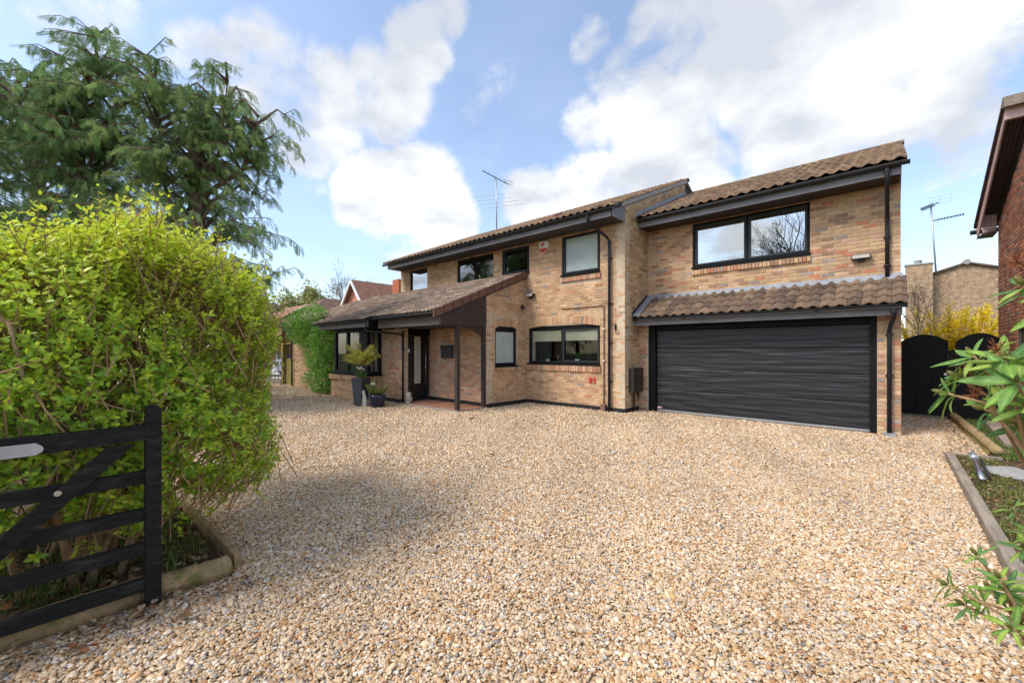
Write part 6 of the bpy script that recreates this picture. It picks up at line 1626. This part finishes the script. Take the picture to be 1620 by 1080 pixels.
rhodo('low evergreen shrub with pointed dark green leaves at the bottom right', (.75, 2.55, 0),
      [(.155, 2.17, .715, (-.9, 0, .35), 9, .85), (.24, 2.31, .80, (-.5, -.2, .8), 8, .8), (.30, 2.23, .735, (-.2, -.4, .8), 9, .9), (.35, 2.47, .965, (-.4, -.1, .9), 8, .85), (.37, 2.42, .83, (-.2, -.5, .6), 8, .9),
       (.30, 2.14, .64, (-.4, -.5, .4), 8, .85), (.24, 2.24, .66, (-.7, -.3, .2), 8, .8), (.34, 2.2, .70, (0, -.6, .7), 8, .9), (.40, 2.32, .76, (.2, -.3, .9), 8, .9), (.36, 2.3, .60, (-.1, -.6, .2), 7, .8), (.27, 2.28, .70, (-.4, -.2, .6), 9, .9), (.32, 2.32, .68, (-.1, -.2, .9), 9, .95), (.28, 2.18, .78, (-.4, -.1, .9), 8, .85), (.38, 2.4, .90, (-.2, 0, .9), 8, .9), (.40, 2.25, .68, (.1, -.5, .6), 9, .9), (.20, 2.22, .64, (-.6, -.2, .3), 8, .75)] + full_side(15, 33, .45, 1.05),
      (.058, .09), name='evergreen_shrub', seed=14)

# -- ground cover
def tufts(name, n, box, hgt, cols, w=.006):
    x0, x1, y0, y1 = box; V = np.array([(-.5, 0, 0), (.5, 0, 0), (.35, .25, .55), (0, .8, 1.0), (-.35, .25, .55)]); F = np.array([(0, 1, 2), (0, 2, 4), (4, 2, 3)])
    cx = rng.uniform(x0, x1, n // 9 + 1); cy = rng.uniform(y0, y1, n // 9 + 1); k = rng.integers(0, len(cx), n)
    T = np.stack([np.clip(cx[k] + rng.normal(0, .035, n), x0, x1), np.clip(cy[k] + rng.normal(0, .035, n), y0, y1), np.full(n, .015)], 1); a = rng.uniform(0, 6.28, n); h = rng.uniform(*hgt, n); ww = np.full(n, w) * rng.uniform(.7, 1.6, n); ln_ = h * rng.uniform(.2, .9, n)
    Rm = np.zeros((n, 3, 3)); Rm[:, 0, 0] = np.cos(a) * ww; Rm[:, 1, 0] = np.sin(a) * ww; Rm[:, 0, 1] = -np.sin(a) * ln_; Rm[:, 1, 1] = np.cos(a) * ln_; Rm[:, 2, 2] = h
    cols = np.array(cols); C = cols[rng.integers(0, len(cols), n)] * rng.uniform(.8, 1.2, (n, 1)); Vv, Ff, Cc_ = scatter(V, F, Rm, T, C)
    o = link(name, big_mesh(name, Vv, Ff, Cc_, M_LEAF)); o['kind'] = 'stuff'; return o
label(tufts('grass', 5200, (-5.6, -3.66, -2.2, .80), (.04, .15), [(.13, .22, .04), (.18, .26, .05), (.09, .17, .03)]), 'short grass and weeds growing under the privet hedge', 'grass')
label(tufts('grass', 3600, (.72, 1.12, 5.2, 8.9), (.015, .05), [(.20, .25, .05), (.26, .28, .06), (.15, .20, .04), (.28, .25, .09)], .008), 'mossy grass in the right hand border', 'grass')
label(tufts('grass', 6500, (1.14, 1.84, 9.0, 13.4), (.02, .09), [(.17, .26, .05), (.22, .28, .06), (.12, .2, .04)], .008), 'grass beside the rounded log at the side path', 'grass')
def litter(name, n, boxfn, size, cols, lab, z=.03):
    V = np.array([(0, 0, 0), (-.3, .3, .12), (-.28, .7, .16), (0, 1, .02), (.28, .7, .16), (.3, .3, .12), (0, .5, 0)]); T = np.array([boxfn(i) for i in range(n)]); a = rng.uniform(0, 6.28, n)
    D = np.stack([np.cos(a), np.sin(a), rng.normal(0, .15, n)], 1); U = rng.normal(0, .35, (n, 3)) + np.array([0, 0, 1.]); cols = np.array(cols)
    C = cols[rng.integers(0, len(cols), n)] * rng.uniform(.7, 1.25, (n, 1)); Vv, Ff, Cc_ = scatter(V, PRIVET_F, frames(D, U) * rng.uniform(*size, n)[:, None, None], T, C)
    o = link(name, big_mesh(name, Vv, Ff, Cc_, M_LITTER)); label(o, lab, 'leaves', kind='stuff')
BR = [(.20, .11, .05), (.28, .17, .09), (.14, .08, .045), (.34, .24, .15), (.24, .10, .045)]
litter('fallen_leaves', 2600, lambda i: (rnd.uniform(-5.6, -3.64), rnd.uniform(-2.4, .82), .035 + rnd.random() * .02), (.03, .065), BR, 'brown leaf litter under the privet hedge')
litter('fallen_leaves', 260, lambda i: (rnd.gauss(-3.22, .10), rnd.uniform(-1.6, .9), .03), (.03, .06), BR, 'brown leaves gathered along the log edging')
litter('fallen_leaves', 1900, lambda i: (rnd.uniform(.72, 1.7), rnd.uniform(5.0, 13.2), .035), (.02, .05), BR + [(.3, .27, .12)], 'dead leaves and bits in the right border')
for i, (x, y, s) in enumerate([(-2.6, 6.1, .07), (-3.15, 5.75, .06), (-1.7, 8.7, .06), (-2.3, 8.9, .05), (-1.1, 8.8, .07), (-.6, 9.2, .06), (-3.0, .55, .085), (.05, 3.2, .05)]):
    mb = MB(); V = [(0, 0, 0), (-.3, .3, .16), (-.28, .7, .2), (0, 1, .04), (.28, .7, .2), (.3, .3, .16), (0, .5, 0)]; a = rnd.uniform(0, 6.28)
    mb.add([(x + s * (p * cos(a) - q * sin(a)), y + s * (p * sin(a) + q * cos(a)), .022 + s * z) for p, q, z in V], [tuple(f) for f in PRIVET_F], rnd.choice(BR[:3] + [(.3, .09, .04)]))
    solo('fallen_leaf', mb, M_LITTER, 'curled brown leaf lying on the pale gravel drive', 'leaf', 'single leaves on the gravel')

# ------------------------------------------------------------------ gravel: tens of thousands of real pebbles
def gravel():
    P = []
    def ring(d0, d1, dens, s0):
        n = int(dens * 1.38 * (d1 * d1 - d0 * d0)); d = np.sqrt(rng.uniform(d0 * d0, d1 * d1, n)); l = d * rng.uniform(-1.38, 1.38, n)
        x = FWD[0] * d + RGT[0] * l; y = FWD[1] * d + RGT[1] * l
        P.append(np.stack([x, y, np.full(n, s0)], 1))
    ring(1.2, 3.2, 7800, 1.0); ring(3.2, 5.5, 5800, 1.06); ring(5.5, 8.5, 2800, 1.25); ring(8.5, 13, 1300, 1.6); ring(13, 24, 380, 2.2)
    P = np.concatenate(P); x, y = P[:, 0], P[:, 1]
    ok = (x < np.where(y > 9.1, 1.09, np.where(y < 4.2, .95, .60))) & ~((x < -3.36) & (y < .85)) & ~((x < -3.30) & (y < .45)) & (y > -2.5)
    ok &= ~((x > XS) & (x < XR) & (y > 10.36)) & ~((x > -8.13) & (x < XS + .0) & (y > 9.585)) & ~((x > -10.64) & (x < -8.03) & (y > 6.83)) & ~((x < -10.6) & (x > -14.22) & (y > 6.42 + .5 * (x > -11.84)))
    ok &= ~((x <= -14.2) & (y > 7.22)) & (x > -22.2) & (y < 13.6) & ~((x < -8.1) & (y > 7.0)) 
    ok &= ~((np.abs(x - PX) < .13) & (np.abs(y - PY) < .13)) & ~((np.abs(x - BX) < .15) & (np.abs(y - BY) < .15))
    P = P[ok]; n = len(P); s = .0077 * P[:, 2] * np.exp(rng.normal(0, .30, n))
    me = bpy.data.meshes.new('gravel'); me.vertices.add(n)
    co = np.stack([P[:, 0], P[:, 1], s * rng.uniform(-.15, .55, n) - .006], 1); me.vertices.foreach_set('co', co.astype(np.float32).ravel())
    def attr(nm, tp, key, a): q = me.attributes.new(nm, tp, 'POINT'); q.data.foreach_set(key, np.ascontiguousarray(a, np.float32).ravel())
    attr('size', 'FLOAT', 'value', s); attr('turn', 'FLOAT_VECTOR', 'vector', np.stack([rng.normal(0, .35, n), rng.normal(0, .35, n), rng.uniform(0, 6.28, n)], 1))
    pal = np.array([(.62, .50, .34), (.54, .40, .24), (.48, .31, .155), (.42, .235, .10), (.68, .60, .47), (.36, .35, .34), (.50, .47, .43), (.22, .21, .21), (.58, .43, .28), (.33, .20, .11), (.72, .68, .60), (.56, .46, .33)])
    pw = np.array([3, 3, 2.6, 1.5, 2.2, 1.0, 1.0, .45, 2.4, 1.0, .9, 2.5]); pc = pal[rng.choice(len(pal), n, p=pw / pw.sum())] * rng.uniform(.80, 1.12, (n, 1)) * (1 + .07 * np.sin(P[:, 0] * 1.3 + 1.7 * np.sin(P[:, 1] * .9)) * np.sin(P[:, 1] * 1.1 + .6) + .05 * np.sin(P[:, 0] * 4.1 + P[:, 1] * 2.3))[:, None] * np.array([1.09, 1.015, .95])
    q = me.attributes.new('stone_colour', 'FLOAT_COLOR', 'POINT'); c4 = np.ones((n, 4), np.float32); c4[:, :3] = pc; q.data.foreach_set('color', c4.ravel())
    m = bpy.data.materials.new('pebble'); m.use_nodes = True; t = m.node_tree; p = t.nodes['Principled BSDF']
    a = t.nodes.new('ShaderNodeAttribute'); a.attribute_type = 'INSTANCER'; a.attribute_name = 'stone_colour'
    nz = t.nodes.new('ShaderNodeTexNoise'); nz.inputs['Scale'].default_value = 120; g = t.nodes.new('ShaderNodeNewGeometry'); t.links.new(g.outputs['Position'], nz.inputs['Vector'])
    mr = t.nodes.new('ShaderNodeMapRange'); mr.inputs['To Min'].default_value = .72; mr.inputs['To Max'].default_value = 1.25; t.links.new(nz.outputs[0], mr.inputs['Value'])
    mx = t.nodes.new('ShaderNodeMix'); mx.data_type = 'RGBA'; mx.blend_type = 'MULTIPLY'; mx.inputs['Factor'].default_value = 1; t.links.new(a.outputs['Color'], mx.inputs['A']); t.links.new(mr.outputs[0], mx.inputs['B'])
    t.links.new(mx.outputs['Result'], p.inputs['Base Color']); p.inputs['Roughness'].default_value = .62; p.inputs['Specular IOR Level'].default_value = .35
    ng = bpy.data.node_groups.new('gravel', 'GeometryNodeTree'); ng.interface.new_socket('Geometry', in_out='INPUT', socket_type='NodeSocketGeometry'); ng.interface.new_socket('Geometry', in_out='OUTPUT', socket_type='NodeSocketGeometry')
    nn = ng.nodes; ll = ng.links; gi = nn.new('NodeGroupInput'); go = nn.new('NodeGroupOutput')
    join = nn.new('GeometryNodeGeometryToInstance')
    for k, sc in enumerate([(1.25, .95, .58), (1.0, .85, .70), (1.45, .85, .52), (1.1, 1.0, .5), (1.2, .75, .62)]):
        ic = nn.new('GeometryNodeMeshIcoSphere'); ic.inputs['Radius'].default_value = 1; ic.inputs['Subdivisions'].default_value = 2
        sp_ = nn.new('GeometryNodeSetPosition'); nzz = nn.new('ShaderNodeTexNoise'); nzz.inputs['Scale'].default_value = .9 + .15 * k; nzz.noise_dimensions = '4D'; nzz.inputs['W'].default_value = k * 3.1
        sub = nn.new('ShaderNodeVectorMath'); sub.operation = 'SUBTRACT'; sub.inputs[1].default_value = (.5, .5, .5); ll.new(nzz.outputs['Color'], sub.inputs[0])
        mul = nn.new('ShaderNodeVectorMath'); mul.operation = 'SCALE'; mul.inputs['Scale'].default_value = 1.1; ll.new(sub.outputs[0], mul.inputs[0]); ll.new(mul.outputs[0], sp_.inputs['Offset'])
        tf_ = nn.new('GeometryNodeTransform'); tf_.inputs['Scale'].default_value = sc; ss_ = nn.new('GeometryNodeSetShadeSmooth'); mt = nn.new('GeometryNodeSetMaterial'); mt.inputs['Material'].default_value = m
        ll.new(ic.outputs['Mesh'], sp_.inputs['Geometry']); ll.new(sp_.outputs[0], tf_.inputs['Geometry']); ll.new(tf_.outputs[0], ss_.inputs[0]); ll.new(ss_.outputs[0], mt.inputs['Geometry']); ll.new(mt.outputs[0], join.inputs[0])
    iop = nn.new('GeometryNodeInstanceOnPoints'); iop.inputs['Pick Instance'].default_value = True; ll.new(gi.outputs[0], iop.inputs['Points']); ll.new(join.outputs[0], iop.inputs['Instance'])
    a1 = nn.new('GeometryNodeInputNamedAttribute'); a1.data_type = 'FLOAT'; a1.inputs['Name'].default_value = 'size'; a2 = nn.new('GeometryNodeInputNamedAttribute'); a2.data_type = 'FLOAT_VECTOR'; a2.inputs['Name'].default_value = 'turn'
    e2r = nn.new('FunctionNodeEulerToRotation'); ll.new(a2.outputs[0], e2r.inputs[0]); ll.new(e2r.outputs[0], iop.inputs['Rotation']); ll.new(a1.outputs[0], iop.inputs['Scale']); ll.new(iop.outputs[0], go.inputs[0])
    me.materials.append(m)
    o = bpy.data.objects.new('gravel', me); COL.objects.link(o); md = o.modifiers.new('pebbles', 'NODES'); md.node_group = ng
    label(o, 'loose tan and cream pebble gravel covering the whole drive', 'gravel', kind='stuff')
    print('pebbles', n)
gravel()
